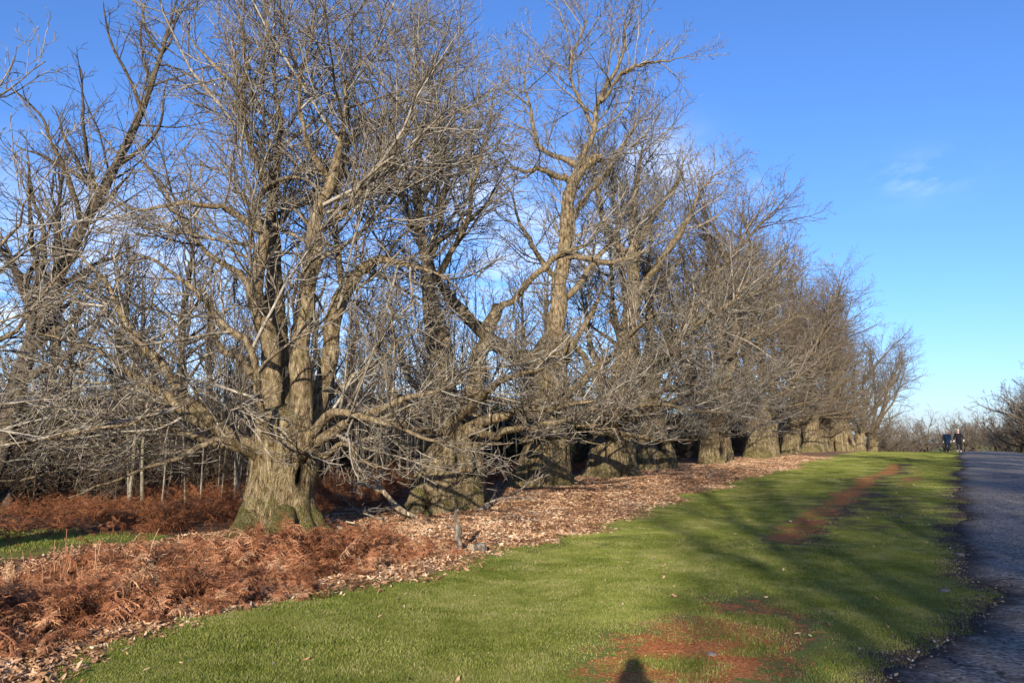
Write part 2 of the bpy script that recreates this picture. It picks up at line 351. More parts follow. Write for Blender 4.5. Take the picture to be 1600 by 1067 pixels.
for ps, pt, pr in ((52, 2.2, .8), (57, 1.6, .7), (61, 2.4, 1.0), (46, 1.5, .6)):
    RZ -= 0.05*np.exp(-(((RS - ps)/pr)**2 + ((RT - pt)/.45)**2))
RX, RY = xy(RS, TT); ri = np.arange(RS.size).reshape(RS.shape)
Fr = np.stack([ri[:-1, :-1], ri[:-1, 1:], ri[1:, 1:], ri[1:, :-1]], -1).reshape(-1, 4)[:, ::-1]
rm = mesh_np('road', np.stack([RX, RY, RZ], -1).reshape(-1, 3), Fr[:, ::-1] if False else Fr)
a = rm.attributes.new('edge', 'FLOAT', 'POINT'); a.data.foreach_set('value', np.clip(np.exp(-RT/0.45) + np.exp(-(4.2 - RT)/.4), 0, 1).ravel().astype(np.float32))
tag(obj('road', rm, M['road']), kind='structure')

# ------------------------------------------------------------------ tree machinery
def nrm(v): return v/np.maximum(np.linalg.norm(v, axis=-1, keepdims=True), 1e-9)
def tubes(P, R, K):
    N, Mp, _ = P.shape
    T = np.empty_like(P); T[:, 1:-1] = P[:, 2:] - P[:, :-2]; T[:, 0] = P[:, 1] - P[:, 0]; T[:, -1] = P[:, -1] - P[:, -2]
    T = nrm(T)
    ref = np.where(np.abs(T[:, :1, 2:3]) > 0.8, np.array([1., 0.2, 0])[None, None], np.array([0., 0.1, 1.])[None, None])
    U = np.empty_like(P); u = nrm(ref[:, 0] - T[:, 0]*np.sum(ref[:, 0]*T[:, 0], -1, keepdims=True)); U[:, 0] = u
    for m in range(1, Mp):
        u = nrm(u - T[:, m]*np.sum(u*T[:, m], -1, keepdims=True)); U[:, m] = u
    W = np.cross(T, U)
    a = np.arange(K)*2*np.pi/K
    V = P[:, :, None] + R[:, :, None, None]*(np.cos(a)[None, None, :, None]*U[:, :, None] + np.sin(a)[None, None, :, None]*W[:, :, None])
    i = np.arange(N*Mp*K).reshape(N, Mp, K); j = np.roll(i, -1, 2)
    Fq = np.stack([i[:, :-1], j[:, :-1], j[:, 1:], i[:, 1:]], -1).reshape(-1, 4)
    return V.reshape(-1, 3), Fq
def merge(parts):
    Vs, Fs, o = [], [], 0
    for V, F in parts: Vs.append(V); Fs.append(F + o); o += len(V)
    return np.concatenate(Vs), np.concatenate(Fs)
def children(P, R, n, tr, lf, ang, wig, trop, Mp, rng, kr=0.013, rr=0.6, tip=0.004, lmin=0.1, lmax=9, bias=None):
    """child polylines off parents P (N,M,3): n per parent (float, scaled by parent length if tuple)."""
    N, m, _ = P.shape
    plen = np.linalg.norm(np.diff(P, axis=1), axis=-1).sum(1)
    cnt = np.maximum(1, np.round((n[0]*plen + n[1])*rng.uniform(.8, 1.2, N))).astype(int) if isinstance(n, tuple) else np.full(N, n)
    par = np.repeat(np.arange(N), cnt); Q = len(par)
    off = np.concatenate([np.arange(c) for c in cnt]); t = tr[0] + (tr[1] - tr[0])*(off + rng.uniform(0, 1, Q))/cnt[par]
    f = np.clip(t, 0, .999)*(m - 1); i = f.astype(int); w = (f - i)[:, None]
    p0 = P[par, i]*(1 - w) + P[par, i + 1]*w; r0 = R[par, i]*(1 - w[:, 0]) + R[par, i + 1]*w[:, 0]
    T = nrm(P[par, i + 1] - P[par, i])
    rv = nrm(rng.normal(size=(Q, 3)))
    if bias is not None: rv = nrm(rv + bias)
    side = nrm(rv - T*np.sum(rv*T, -1, keepdims=True))
    an = np.radians(rng.uniform(ang[0], ang[1], Q))[:, None]
    D = nrm(T*np.cos(an) + side*np.sin(an))
    L = np.clip(plen[par]*lf*(1.08 - 0.62*t)*rng.uniform(.55, 1.3, Q), lmin, lmax)
    out = np.empty((Q, Mp, 3)); out[:, 0] = p0; cur = p0.copy()
    for k in range(1, Mp):
        D = nrm(D + rng.normal(size=(Q, 3))*wig + np.array([0, 0, trop]))
        cur = cur + D*(L/(Mp - 1))[:, None]; out[:, k] = cur
    rb = np.minimum(r0*rr, kr*L + tip*1.2); rb = np.maximum(rb, tip*1.15)
    u = np.linspace(0, 1, Mp)[None]
    Rr = rb[:, None]*(1 - u)**0.8 + tip*u**.5*1.0
    return out, np.minimum(Rr, rb[:, None]*1.001)
def spline(pts, n, rng=None, jit=0.0):
    p = np.array(pts, float); q = np.vstack([2*p[0] - p[1], p, 2*p[-1] - p[-2]])
    seg = np.linalg.norm(np.diff(p[:, :3], axis=0), axis=1); cum = np.concatenate([[0], np.cumsum(seg)]); out = []
    for d in np.linspace(0, cum[-1], n):
        i = min(np.searchsorted(cum, d, 'right') - 1, len(p) - 2); u = (d - cum[i])/max(seg[i], 1e-6)
        a, b, c, e = q[i], q[i+1], q[i+2], q[i+3]
        out.append(0.5*((2*b) + (-a + c)*u + (2*a - 5*b + 4*c - e)*u*u + (-a + 3*b - 3*c + e)*u**3))
    o = np.array(out)
    if rng is not None and jit:
        nj = rng.normal(size=(n, 3))*jit; nj[0] = 0; nj[1:-1] = (nj[:-2] + nj[1:-1] + nj[2:])/2; o[:, :3] += nj
    return o
def bole_mesh(name, axis, seed, K=72, rings=80, flare=0.55, hollows=(), lump=0.15, cap=0.12):
    """axis rows: x, y, z, r ; lumpy, fluted, rooted trunk; hollows: (z, angle, height, width, depth)"""
    rng = np.random.default_rng(seed); ax = spline(axis, rings)
    z0 = ax[0, 2]; a = np.arange(K)*2*np.pi/K; V = np.zeros((rings, K, 3)); hol = np.zeros((rings, K))
    nl = rng.integers(5, 8); ph = rng.uniform(0, 6.28, 4)
    for i in range(rings):
        x, y, z, r = ax[i]; h = z - z0
        lob = 0.5 + 0.5*np.cos(nl*a + ph[0] + 0.5*np.sin(a + ph[1])); lob2 = np.cos(3*a + ph[2] + h*.5)
        R = r*(1 + flare*math.exp(-h/0.33)*(0.25 + 1.0*lob**2) + 0.07*lob*math.exp(-h/2.5) + 0.05*lob2)
        for k in range(K):
            v = Vector((math.cos(a[k])*1.5, math.sin(a[k])*1.5, h*0.9 + seed))
            d = mnoise.noise(v*0.9)*lump*1.3 + mnoise.noise(v*2.3)*lump*0.7 + abs(mnoise.noise(Vector((v.x*3.2, v.y*3.2, v.z*.9))))*lump*0.55
            d += (0.5 - abs(mnoise.noise(Vector((v.x*6 + 7, v.y*6, v.z*1.1)))))*lump*.35 - .1*lump
            rr = R[k]*(1 + d)
            for (hz, ha, hh, hw, hd) in hollows:
                wz = mnoise.noise(v*1.7 + Vector((9, 3, 1))); wa = mnoise.noise(v*2.1 + Vector((2, 8, 5)))
                dz = (h - hz)/hh + .8*wz; da = .9*wa + ((a[k] - ha + math.pi) % (2*math.pi) - math.pi)/hw
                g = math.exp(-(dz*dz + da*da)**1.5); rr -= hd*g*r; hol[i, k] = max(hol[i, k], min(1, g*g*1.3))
            V[i, k] = (x + rr*math.cos(a[k]), y + rr*math.sin(a[k]), z)
    idx = np.arange(rings*K).reshape(rings, K); j = np.roll(idx, -1, 1)
    Fq = np.stack([idx[:-1], j[:-1], j[1:], idx[1:]], -1).reshape(-1, 4)
    top = len(V.reshape(-1, 3)); Vv = np.vstack([V.reshape(-1, 3), [[ax[-1, 0], ax[-1, 1], ax[-1, 2] + cap]]])
    Ft = np.stack([idx[-1], j[-1], np.full(K, top)], -1)
    me = mesh_np(name, Vv, Fq, Ft)
    at_ = me.attributes.new('hollow', 'FLOAT', 'POINT'); at_.data.foreach_set('value', np.append(hol.ravel(), 0).astype(np.float32))
    return me
def limb_from(pts, rng, n=18, jit=0.035, swell=0.22, taper=True):
    """pts rows x,y,z,r"""
    o = spline(pts, n, rng, jit); d = np.linalg.norm(o[:, :3] - o[0, :3], axis=1)
    u = np.linspace(0, 1, n); tp = np.where(u < .5, 1, 1 - .8*((u - .5)/.5)**1.2) if taper else 1
    o[:, 3] = np.maximum(np.maximum(o[:, 3], .006)*(1 + swell*np.exp(-d/0.35))*tp, .009); return o[:, :3], o[:, 3]
def knobbly(P, R, K, rng, amp=0.10):
    V, F = tubes(P[None], R[None], K); c = np.repeat(P, K, 0)
    q = np.array([mnoise.noise(Vector((v[0]*3.0, v[1]*3.0, v[2]*1.7))) + 0.5*mnoise.noise(Vector((v[0]*9, v[1]*9, v[2]*4))) for v in V])
    return c + (V - c)*(1 + amp*1.6*q)[:, None], F
def build_tree(root, bole, limbs, seed, cfg, mats, twigmat=None):
    """bole: mesh or None; limbs: list of (P,R); grows the crown off the limbs and links all parts under root"""
    rng = np.random.default_rng(seed); ks = []
    if bole: ks.append(obj('trunk', bole, mats[0], root))
    for P, R in limbs:
        K = 12 if R[0] > .1 else 7
        if R[0] > .1:
            o_ = spline(np.column_stack([P, R]), 60); V, F = knobbly(o_[:, :3], o_[:, 3], 22, rng, .15)
        else: V, F = knobbly(P, R, K, rng)
        ks.append(obj('limb', mesh_np('limb', V, F), mats[1], root))
    n = min(len(P) for P, R in limbs)
    P0 = np.stack([P[:n] for P, R in limbs]); R0 = np.stack([R[:n] for P, R in limbs])
    parts = []
    c = cfg
    thick = R0[:, 2] > .12                       # clean stems branch only higher up
    def kidset(nn, lo_thick, lo_thin, *args):
        out = []
        for m_, lo in ((thick, lo_thick), (~thick, lo_thin)):
            if m_.any(): out.append(children(P0[m_], R0[m_], nn, (lo, 1), *args))
        return np.concatenate([o[0] for o in out]), np.concatenate([o[1] for o in out])
    P1, R1 = kidset(c['n1'], c.get('clean', .38), .16, c.get('l1', .40), c.get('a1', (25, 65)), .12, c.get('u1', .06), 8, rng, .0085, .55, .005, .7, c.get('lm', 3.2))
    # second set: short shoots directly on the limbs
    P1b, R1b = kidset(c.get('n1b', (0.7, 1)), .34, .12, .12, (35, 80), .16, .05, 5, rng, .007, .4, .0035, .3, 1.3)
    P2, R2 = children(P1, R1, c['n2'], (.15, 1), c.get('l2', .45), (25, 60), .14, c.get('u2', .05), 5, rng, .0065, .62, .0045, .3, 1.6)
    P3, R3 = children(P2, R2, c['n3'], (.1, 1), c.get('l3', .5), (22, 58), .16, c.get('u3', .06), 3, rng, .005, .65, c.get('tip', .0036), .16, .75)
    P4, R4 = children(P1b, R1b, (3.2, 0), (.1, 1), .5, (25, 60), .15, .06, 3, rng, .005, .65, c.get('tip', .0036), .12, .6)
    zl = c.get('browse', 1.35)
    def low_ok(P): return P[:, :, 2].min(1) > zl
    parts = []
    for P_, R_, K_ in ((P1, R1, 5), (P1b, R1b, 4), (P2, R2, 3), (P3, R3, 3), (P4, R4, 3)):
        m_ = low_ok(P_); parts.append(tubes(P_[m_], R_[m_], K_))
    V, F = merge(parts)
    ks.append(obj('crown', mesh_np('crown', V, F), twigmat or mats[2], root))
    kids[root.name] = ks
    global TRI
    TRI += 2*len(F)
    return root
TRI = 0
MT = (M['bole'], M['limb'], M['twig'])
def px_tree(name, base_st, label, cat, boles, limbs, seed, cfg, hollows=(), flare=.55, group=None, extra=(), roots=()):
    """a tree whose trunk and limbs follow pixel outlines carried to the tree's own standing distance"""
    b = G(*base_st); Y0 = b.y; rng = np.random.default_rng(seed)
    root = empty(name, b); tag(root, label, cat, group)
    def loc(px, py, dy=0.0): return at(px, py, Y0 + dy) - b
    axis = []
    for (x, y, rp) in boles:
        v = loc(x, y); axis.append((v.x, v.y, v.z, rp*Y0/F_PX))
    axis[0] = (axis[0][0], 0.0, -0.15, axis[0][3])
    bole = bole_mesh('trunk', axis, seed, flare=flare, hollows=hollows)
    LL = []
    for pts in limbs:
        rows = []
        for (x, y, dy, rp) in pts:
            v = loc(x, y, dy); rows.append((v.x, v.y, v.z, rp*(Y0 + dy)/F_PX*(.62 if pts[0][3] < 14.5 else .76)))
        LL.append(limb_from(rows, rng, jit=.06, taper=pts[-1][3] < 7))
    for e in extra: LL.append(e)
    build_tree(root, bole, LL, seed + 50, cfg, MT)
    for pts in roots:
        rows = [(*(loc(x, y, dy)), rp*(Y0 + dy)/F_PX) for (x, y, dy, rp) in pts]
        o = spline(rows, 14, rng, .02); V, F = knobbly(o[:, :3], o[:, 3], 16, rng, .16); me = mesh_np('root', V, F); me.attributes.new('hollow', 'FLOAT', 'POINT')
        kids[root.name].append(obj('root', me, M['bole'], root))
    return root
def rlimb(start, az, el, L, r0, rng, curve=0.12, wig=.16, n=18, r1=.012):
    p = np.array(start, float); D = np.array([math.cos(az)*math.cos(el), math.sin(az)*math.cos(el), math.sin(el)]); out = [p.copy()]
    for k in range(n - 1):
        D = D + rng.normal(size=3)*wig + np.array([0, 0, curve]); D /= np.linalg.norm(D); p = p + D*L/(n - 1); out.append(p.copy())
    u = np.linspace(0, 1, n); R = r0*(1 - u)**.85 + r1*u; R *= 1 + .35*np.exp(-u*L/.35)
    return np.array(out), R
ROW = 'old pollard trees standing in the row along the verge'

cfgN = dict(n1=(1.9, 2), n2=(3.4, 1), n3=(5.5, 1))
# --- first big tree
rg = np.random.default_rng(5)
T1 = px_tree('pollard_tree', (10.35, 10.7), 'huge multi-stemmed bare pollard with mossy flared trunk, nearest the camera', 'tree',
    [(437, 842, 58), (437, 800, 53), (438, 765, 48), (442, 720, 47), (446, 690, 50), (447, 660, 44), (446, 640, 30)],
    [
     [(425, 690, 0, 24), (425, 600, .1, 23), (420, 520, .1, 20), (410, 440, 0, 17), (407, 356, 0, 14), (397, 323, -.1, 13), (421, 293, -.2, 12), (464, 283, -.3, 9), (500, 300, -.4, 6)],
     [(420, 296, -.2, 10), (393, 234, -.3, 9), (372, 187, -.3, 8), (371, 145, -.3, 7), (346, 122, -.4, 6), (304, 70, -.6, 5), (280, 20, -.8, 3)],
     [(372, 150, -.3, 6), (382, 89, -.1, 5), (374, 37, 0, 4), (390, -40, .2, 2)],
     [(440, 690, .3, 24), (436, 590, .5, 23), (430, 480, .6, 20), (427, 380, .7, 14), (428, 290, .8, 11), (440, 190, .9, 8), (430, 90, 1.0, 5), (425, -30, 1.2, 3)],
     [(468, 680, -.1, 24), (474, 590, -.1, 22), (483, 490, 0, 16), (491, 385, 0, 14), (492, 337, 0, 14), (513, 283, 0, 12), (525, 225, .1, 8), (530, 155, .2, 6), (520, 60, .3, 4), (528, -30, .4, 2)],
     [(491, 372, 0, 10), (515, 352, -.2, 10), (535, 334, -.3, 9), (549, 316, -.4, 7), (600, 255, -.6, 5), (640, 170, -.8, 4), (655, 80, -1, 2)],
     [(478, 690, .3, 20), (502, 600, .4, 18), (528, 490, .5, 16), (552, 435, .5, 14), (576, 405, .4, 12), (632, 411, .1, 8), (690, 430, -.3, 5), (730, 470, -.7, 3)],
     [(535, 470, .6, 9), (532, 420, .8, 8), (522, 330, .9, 7), (540, 240, 1, 6), (590, 140, 1.2, 4), (620, 50, 1.4, 2)],
     [(432, 712, 0, 20), (402, 695, -.2, 19), (370, 680, -.4, 18), (336, 659, -.6, 15), (281, 621, -.8, 12), (260, 583, -.9, 11), (205, 520, -1, 9), (180, 461, -1.1, 8), (142, 419, -1.2, 6), (90, 350, -1.3, 3)],
     [(430, 708, .1, 18), (392, 692, .3, 17), (345, 672, .5, 15), (290, 640, .9, 12), (225, 600, 1.2, 10), (170, 558, 1.4, 8), (110, 530, 1.6, 5), (40, 520, 1.8, 3)],
     [(428, 692, -.5, 10), (405, 655, -1.0, 9.5), (400, 600, -1.2, 9), (394, 535, -1.3, 8.5), (350, 495, -1.5, 8), (281, 436, -1.8, 7), (205, 389, -2.1, 5), (130, 370, -2.4, 3)],
     [(400, 712, -.4, 10), (350, 702, -1.0, 8), (298, 701, -1.6, 7), (245, 727, -2.0, 5.5), (166, 755, -2.5, 3.5), (100, 765, -2.9, 2)],
     [(458, 700, 0, 13), (500, 678, -.3, 12), (540, 657, -.6, 10), (600, 641, -1.0, 8.5), (660, 622, -1.3, 7), (720, 590, -1.6, 5), (790, 570, -1.9, 3)],
     [(458, 690, -.1, 14), (500, 668, -.5, 12), (535, 655, -.9, 10), (585, 655, -1.4, 8), (640, 672, -1.9, 6), (720, 690, -2.4, 4), (800, 690, -2.8, 2)],
     [(460, 705, -.1, 10), (492, 702, -.6, 8.5), (520, 705, -1.0, 7.5), (548, 690, -1.3, 6), (560, 712, -1.5, 5), (590, 735, -1.6, 3), (620, 712, -1.7, 2)],
     [(405, 360, -.1, 9), (365, 335, -.4, 8), (328, 321, -.7, 7), (262, 322, -1, 6), (201, 318, -1.3, 4), (130, 280, -1.6, 2)],
     [(415, 480, .4, 9), (370, 430, .8, 8), (310, 380, 1.1, 6), (250, 300, 1.3, 5), (200, 200, 1.6, 3)],
     [(418, 600, .5, 12), (380, 560, .9, 10), (340, 540, 1.3, 7), (320, 470, 1.6, 5), (280, 400, 1.9, 3)],
     [(485, 640, .4, 10), (540, 600, .9, 8), (590, 570, 1.3, 6), (640, 520, 1.7, 4), (680, 480, 2.0, 2)],
     [(512, 285, .1, 7), (480, 220, -.2, 6), (465, 140, -.4, 5), (480, 60, -.6, 3), (470, -30, -.8, 2)],
     [(400, 700, .6, 9), (330, 690, 1.5, 8), (250, 660, 2.3, 6), (170, 640, 3.0, 4), (80, 640, 3.6, 2)],
    ], 11, dict(n1=(2.6, 2), n2=(4.8, 1), n3=(6.4, 1), browse=.9, l1=.52, a1=(35, 78), lm=4.3, clean=.33, u1=.05), flare=.42, group=ROW,
    hollows=[(1.2, -0.55, .40, .20, .24), (2.05, -0.25, .22, .25, .3)],
    roots=[[(405, 800, -.2, 26), (388, 828, -.7, 24), (362, 850, -1.2, 18), (335, 874, -1.7, 7)], [(440, 805, -.3, 26), (445, 838, -.9, 20), (452, 862, -1.4, 6)], [(470, 790, 0, 22), (495, 822, -.2, 14), (520, 838, -.3, 5)]])
# --- second tree
T2 = px_tree('pollard_tree', (15.7, 10.6), 'squat hollow-sided pollard with broken stub stem, second trunk along the row', 'tree',
    [(697, 806, 52), (699, 770, 52), (703, 735, 50), (707, 700, 43), (708, 670, 40), (706, 645, 34), (706, 625, 22)],
    [
     [(692, 655, 0, 20), (693, 590, 0, 17), (690, 530, 0, 17), (677, 470, .1, 12), (668, 410, .2, 11), (657, 310, .3, 9), (650, 200, .4, 7), (640, 110, .6, 4), (620, 40, .8, 2)],
     [(730, 655, -.2, 20), (742, 590, -.3, 18), (752, 545, -.3, 16), (764, 510, -.3, 16), (773, 487, -.3, 13), (777, 478, -.3, 9)],
     [(770, 505, -.4, 9), (800, 465, -.6, 8), (830, 432, -.8, 7.5), (870, 403, -1.0, 6.5), (905, 385, -1.2, 5), (960, 340, -1.4, 2)],
     [(684, 560, .2, 14), (672, 500, .4, 12), (664, 430, .6, 10), (690, 330, .8, 8), (715, 220, 1, 6), (712, 120, 1.1, 4), (720, 60, 1.2, 2)],
     [(672, 450, .2, 9), (700, 400, -.2, 8), (735, 330, -.5, 6), (750, 240, -.8, 5), (770, 150, -1, 3), (790, 90, -1.2, 2)],
     [(664, 380, .2, 7), (630, 320, -.2, 6), (610, 240, -.5, 5), (590, 160, -.8, 3), (570, 90, -1, 2)],
     [(690, 660, -.4, 14), (650, 640, -1.0, 11), (610, 600, -1.5, 8), (590, 540, -2, 6), (560, 480, -2.5, 3)],
     [(735, 665, -.5, 14), (790, 645, -1.2, 11), (850, 640, -1.9, 8), (920, 630, -2.6, 6), (1000, 610, -3.3, 3)],
     [(730, 672, -.7, 12), (780, 680, -1.6, 9), (840, 665, -2.4, 7), (910, 660, -3.2, 5), (990, 670, -4, 2.5)],
     [(685, 672, -.7, 12), (640, 665, -1.6, 9), (590, 640, -2.4, 7), (540, 630, -3, 4)],
     [(720, 650, -.8, 12), (750, 620, -1.9, 9), (800, 590, -3, 7), (850, 570, -4, 5), (920, 560, -5, 2)],
     [(668, 410, .3, 7), (700, 370, .8, 6), (760, 320, 1.3, 5), (800, 250, 1.8, 3)],
     [(700, 650, .8, 11), (650, 600, 2, 9), (620, 540, 3, 6), (600, 440, 3.6, 3)],
    ], 23, dict(n1=(2.7, 2), n2=(4.4, 1), n3=(6.2, 1), browse=1.5, l1=.48, a1=(32, 74), lm=3.8), flare=.40, group=ROW, hollows=[(1.0, -0.4, .8, .22, .5), (.35, -2.1, .3, .22, .35)],
    roots=[[(670, 745, -.2, 22), (655, 780, -.5, 19), (643, 812, -.8, 8)], [(722, 745, -.2, 26), (740, 780, -.5, 18), (752, 806, -.7, 6)]])
# --- third tree
T3 = px_tree('pollard_tree', (21.3, 10.7), 'tall single-leader pollard with knobbly upright stem and arching left limb', 'tree',
    [(850, 760, 38), (850, 730, 38), (853, 700, 34), (856, 660, 31), (857, 620, 34), (852, 585, 36), (855, 560, 30), (866, 530, 21), (868, 515, 12)],
    [
     [(862, 565, 0, 22), (868, 505, 0, 18), (872, 450, 0, 17), (877, 420, 0, 16), (884, 385, 0, 15), (887, 335, 0, 14), (890, 290, 0, 13), (905, 258, 0, 12), (930, 250, 0, 10), (945, 252, 0, 8)],
     [(908, 256, 0, 8), (925, 205, -.1, 7), (942, 150, -.2, 6.5), (965, 110, -.2, 5), (975, 50, -.3, 4), (970, -20, -.4, 2)],
     [(938, 160, -.2, 5), (975, 115, -.5, 4.5), (1010, 95, -.8, 4), (1060, 90, -1.1, 2.5), (1100, 75, -1.4, 1.5)],
     [(928, 200, -.1, 5), (900, 150, .3, 4.5), (900, 90, .5, 4), (920, 30, .7, 2.5), (915, -20, .9, 1.5)],
     [(902, 260, 0, 8), (870, 245, .2, 7), (845, 225, .4, 6), (830, 180, .6, 4.5), (825, 110, .8, 3), (835, 60, 1, 1.5)],
     [(893, 290, 0, 8), (865, 272, -.4, 7), (830, 265, -.8, 6), (800, 260, -1.2, 4), (780, 220, -1.6, 2)],
     [(850, 572, -.3, 20), (805, 552, -.6, 17), (765, 525, -.9, 15), (730, 495, -1.2, 13), (705, 465, -1.4, 11), (690, 440, -1.6, 9), (660, 380, -1.9, 6), (640, 300, -2.2, 3)],
     [(884, 402, -.1, 8), (920, 406, -.5, 7), (958, 410, -.9, 6), (1010, 390, -1.4, 4), (1070, 370, -1.9, 2)],
     [(888, 350, .1, 8), (925, 300, .5, 7), (960, 250, .9, 5), (1000, 190, 1.2, 4), (1020, 150, 1.5, 2)],
     [(870, 480, .3, 9), (910, 440, .8, 8), (950, 380, 1.2, 6), (985, 320, 1.6, 4), (1000, 270, 2, 2)],
     [(875, 440, .2, 8), (840, 400, .7, 7), (810, 340, 1.1, 5), (790, 280, 1.5, 3)],
     [(865, 640, -.8, 12), (910, 600, -2, 10), (960, 550, -3.2, 8), (1010, 500, -4.2, 6), (1060, 470, -5, 3)],
     [(865, 665, -.8, 12), (930, 640, -2.2, 9), (1000, 630, -3.4, 7), (1080, 640, -4.6, 5), (1160, 650, -5.6, 2.5)],
     [(845, 650, -.8, 12), (800, 630, -2.2, 9), (750, 620, -3.4, 7), (690, 600, -4.6, 5), (640, 590, -5.4, 2.5)],
     [(850, 672, -.8, 11), (820, 690, -2.0, 9), (850, 680, -3.4, 7), (900, 690, -4.6, 5), (980, 700, -5.6, 2.5)],
     [(862, 600, .9, 11), (900, 540, 1.8, 9), (930, 470, 2.5, 6), (960, 420, 3.2, 3)],
    ], 37, dict(n1=(2.9, 2), n2=(4.4, 1), n3=(5.6, 1), browse=1.5, l1=.5, a1=(30, 72), lm=3.8), flare=.5, group=ROW, hollows=[(1.2, -0.3, .3, .2, .3)])
# --- fourth tree
T4 = px_tree('pollard_tree', (26.1, 10.8), 'straight pale-boled pollard with mossy foot and long low roadside limbs, fourth trunk', 'tree',
    [(952, 748, 36), (955, 715, 34), (960, 680, 31), (966, 640, 27), (972, 600, 23), (976, 570, 20), (979, 545, 12)],
    [
     [(974, 595, 0, 20), (980, 530, 0, 18), (985, 470, 0, 16), (988, 400, .1, 13), (990, 340, .2, 10), (1000, 280, .3, 7), (1005, 220, .4, 4), (1000, 170, .5, 2)],
     [(985, 470, 0, 10), (1030, 410, -.5, 9), (1070, 350, -1, 7), (1100, 290, -1.4, 5), (1150, 250, -1.8, 3)],
     [(988, 420, .1, 9), (950, 350, .5, 8), (930, 290, .8, 6), (925, 220, 1.1, 4), (940, 180, 1.4, 2)],
     [(988, 380, .2, 8), (1030, 330, .7, 7), (1060, 270, 1.1, 5), (1080, 230, 1.5, 2)],
     [(968, 640, -.5, 12), (1010, 570, -2, 11), (1060, 520, -3.2, 9), (1110, 490, -4.2, 7), (1180, 450, -5.2, 4), (1230, 420, -6, 2)],
     [(972, 620, -.5, 12), (1030, 560, -1.6, 10), (1100, 500, -2.8, 8), (1140, 480, -3.5, 6), (1190, 400, -4.2, 3)],
     [(965, 660, -.7, 12), (1030, 640, -2.4, 9), (1100, 610, -4.2, 7), (1180, 600, -5.8, 5), (1250, 590, -7, 2.5)],
     [(960, 680, -.8, 11), (900, 665, -3, 9), (960, 675, -5, 7), (1060, 688, -6.8, 5), (1180, 668, -8.2, 2.5)],
     [(955, 660, -.7, 11), (910, 620, -2.4, 9), (860, 600, -4, 7), (810, 610, -5.4, 4)],
     [(955, 650, -.5, 11), (920, 570, -1.6, 9), (880, 520, -2.6, 7), (830, 470, -3.6, 4)],
     [(970, 650, -.8, 11), (1000, 600, -3, 9), (1040, 560, -5, 7), (1090, 540, -6.8, 5), (1160, 560, -8.4, 2.5)],
     [(965, 640, .8, 10), (930, 560, 2, 8), (910, 480, 3, 5), (900, 420, 3.8, 3)],
    ], 41, dict(n1=(3.2, 2), n2=(4.3, 1), n3=(5.4, 1)), flare=.5, group=ROW, hollows=[])

# --- generic pollards for the rest of the row and for the far side of the road
def generic_pollard(seed, height=12.5, stems=4, low=12, cfg=None, bole_r=.85):
    rng = np.random.default_rng(seed); root = empty('pollard_tree')
    r = bole_r; hb = rng.uniform(2.5, 3.1); lx, ly = rng.normal(size=2)*.3
    axis = [(0, 0, -.25, r*1.02), (lx*.2, ly*.2, .3, r), (lx*.5, ly*.5, hb*.45, r*.9), (lx*.8, ly*.8, hb*.8, r*.88), (lx, ly, hb, r*.75), (lx, ly, hb + .3, r*.45)]
    bole = bole_mesh('trunk', axis, seed, flare=.36, hollows=[(rng.uniform(.5, 1.5), rng.uniform(-2.5, -.5), .6, .25, .4)], K=40, rings=44)
    LL = []
    for k in range(stems):
        az = k*2*math.pi/stems + rng.uniform(-.5, .5); el = rad(rng.uniform(50, 76))
        st0 = (lx + .35*r*math.cos(az), ly + .35*r*math.sin(az), hb - .25)
        L = height*rng.uniform(.72, 1.0) - hb; P, R = rlimb(st0, az, el, L, rng.uniform(.15, .24), rng, .035, .10); LL.append((P, R))
        for q in range(3):
            i = rng.integers(4, 12); LL.append(rlimb(P[i], az + rng.uniform(-1.7, 1.7), rad(rng.uniform(12, 48)), rng.uniform(3.2, 5.0), R[i]*.6, rng, .07, .13))
    for k in range(low):
        az = k*2*math.pi/low + rng.uniform(-.3, .3); st0 = (lx + .6*r*math.cos(az), ly + .6*r*math.sin(az), hb*rng.uniform(.74, 1.05))
        LL.append(rlimb(st0, az, rad(rng.uniform(4, 42)), rng.uniform(4.2, 6.8), rng.uniform(.06, .10), rng, rng.uniform(.0, .05), .10))
    build_tree(root, bole, LL, seed + 9, cfg or dict(n1=(2.2, 2), n2=(3.4, 1), n3=(4.8, 1), tip=.0042, u1=.03, u2=.03), (M['bole'], M['farlimb'], M['fartwig']))
    return root
GA, GB, GC = generic_pollard(101, 15.0, bole_r=.80), generic_pollard(202, 15.5, 5, 11, bole_r=.60), generic_pollard(303, 14.5, 5, 10, bole_r=.70)
rr = random.Random(4)
ordw = ['fifth', 'sixth', 'seventh', 'eighth', 'ninth', 'tenth', 'eleventh', 'twelfth', 'thirteenth', 'fourteenth', 'fifteenth', 'sixteenth']
row = [(32.0, 11.0), (37.9, 10.4), (42.4, 11.3), (49.6, 10.5), (54.6, 11.0), (61, 10.8), (68, 10.3), (76, 10.8), (85, 10.4), (95, 10.6), (106, 10.5), (118, 10.2)]
for i, (s, t) in enumerate(row):
    src = (GA, GB, GC)[i % 3]; sc = rr.uniform(.92, 1.12)
    if i < 3: o = src; o.location = G(s, t); o.rotation_euler = (0, 0, rr.uniform(0, 6.28)); o.scale = (sc, sc, sc*1.02)
    else: o = copy_tree(src, None, G(s, t), rr.uniform(0, 6.28), (sc, sc, sc*rr.uniform(.98, 1.12)))
    tag(o, f'{ordw[i]} bare pollard counted along the row from the nearest trunk', 'tree', ROW)
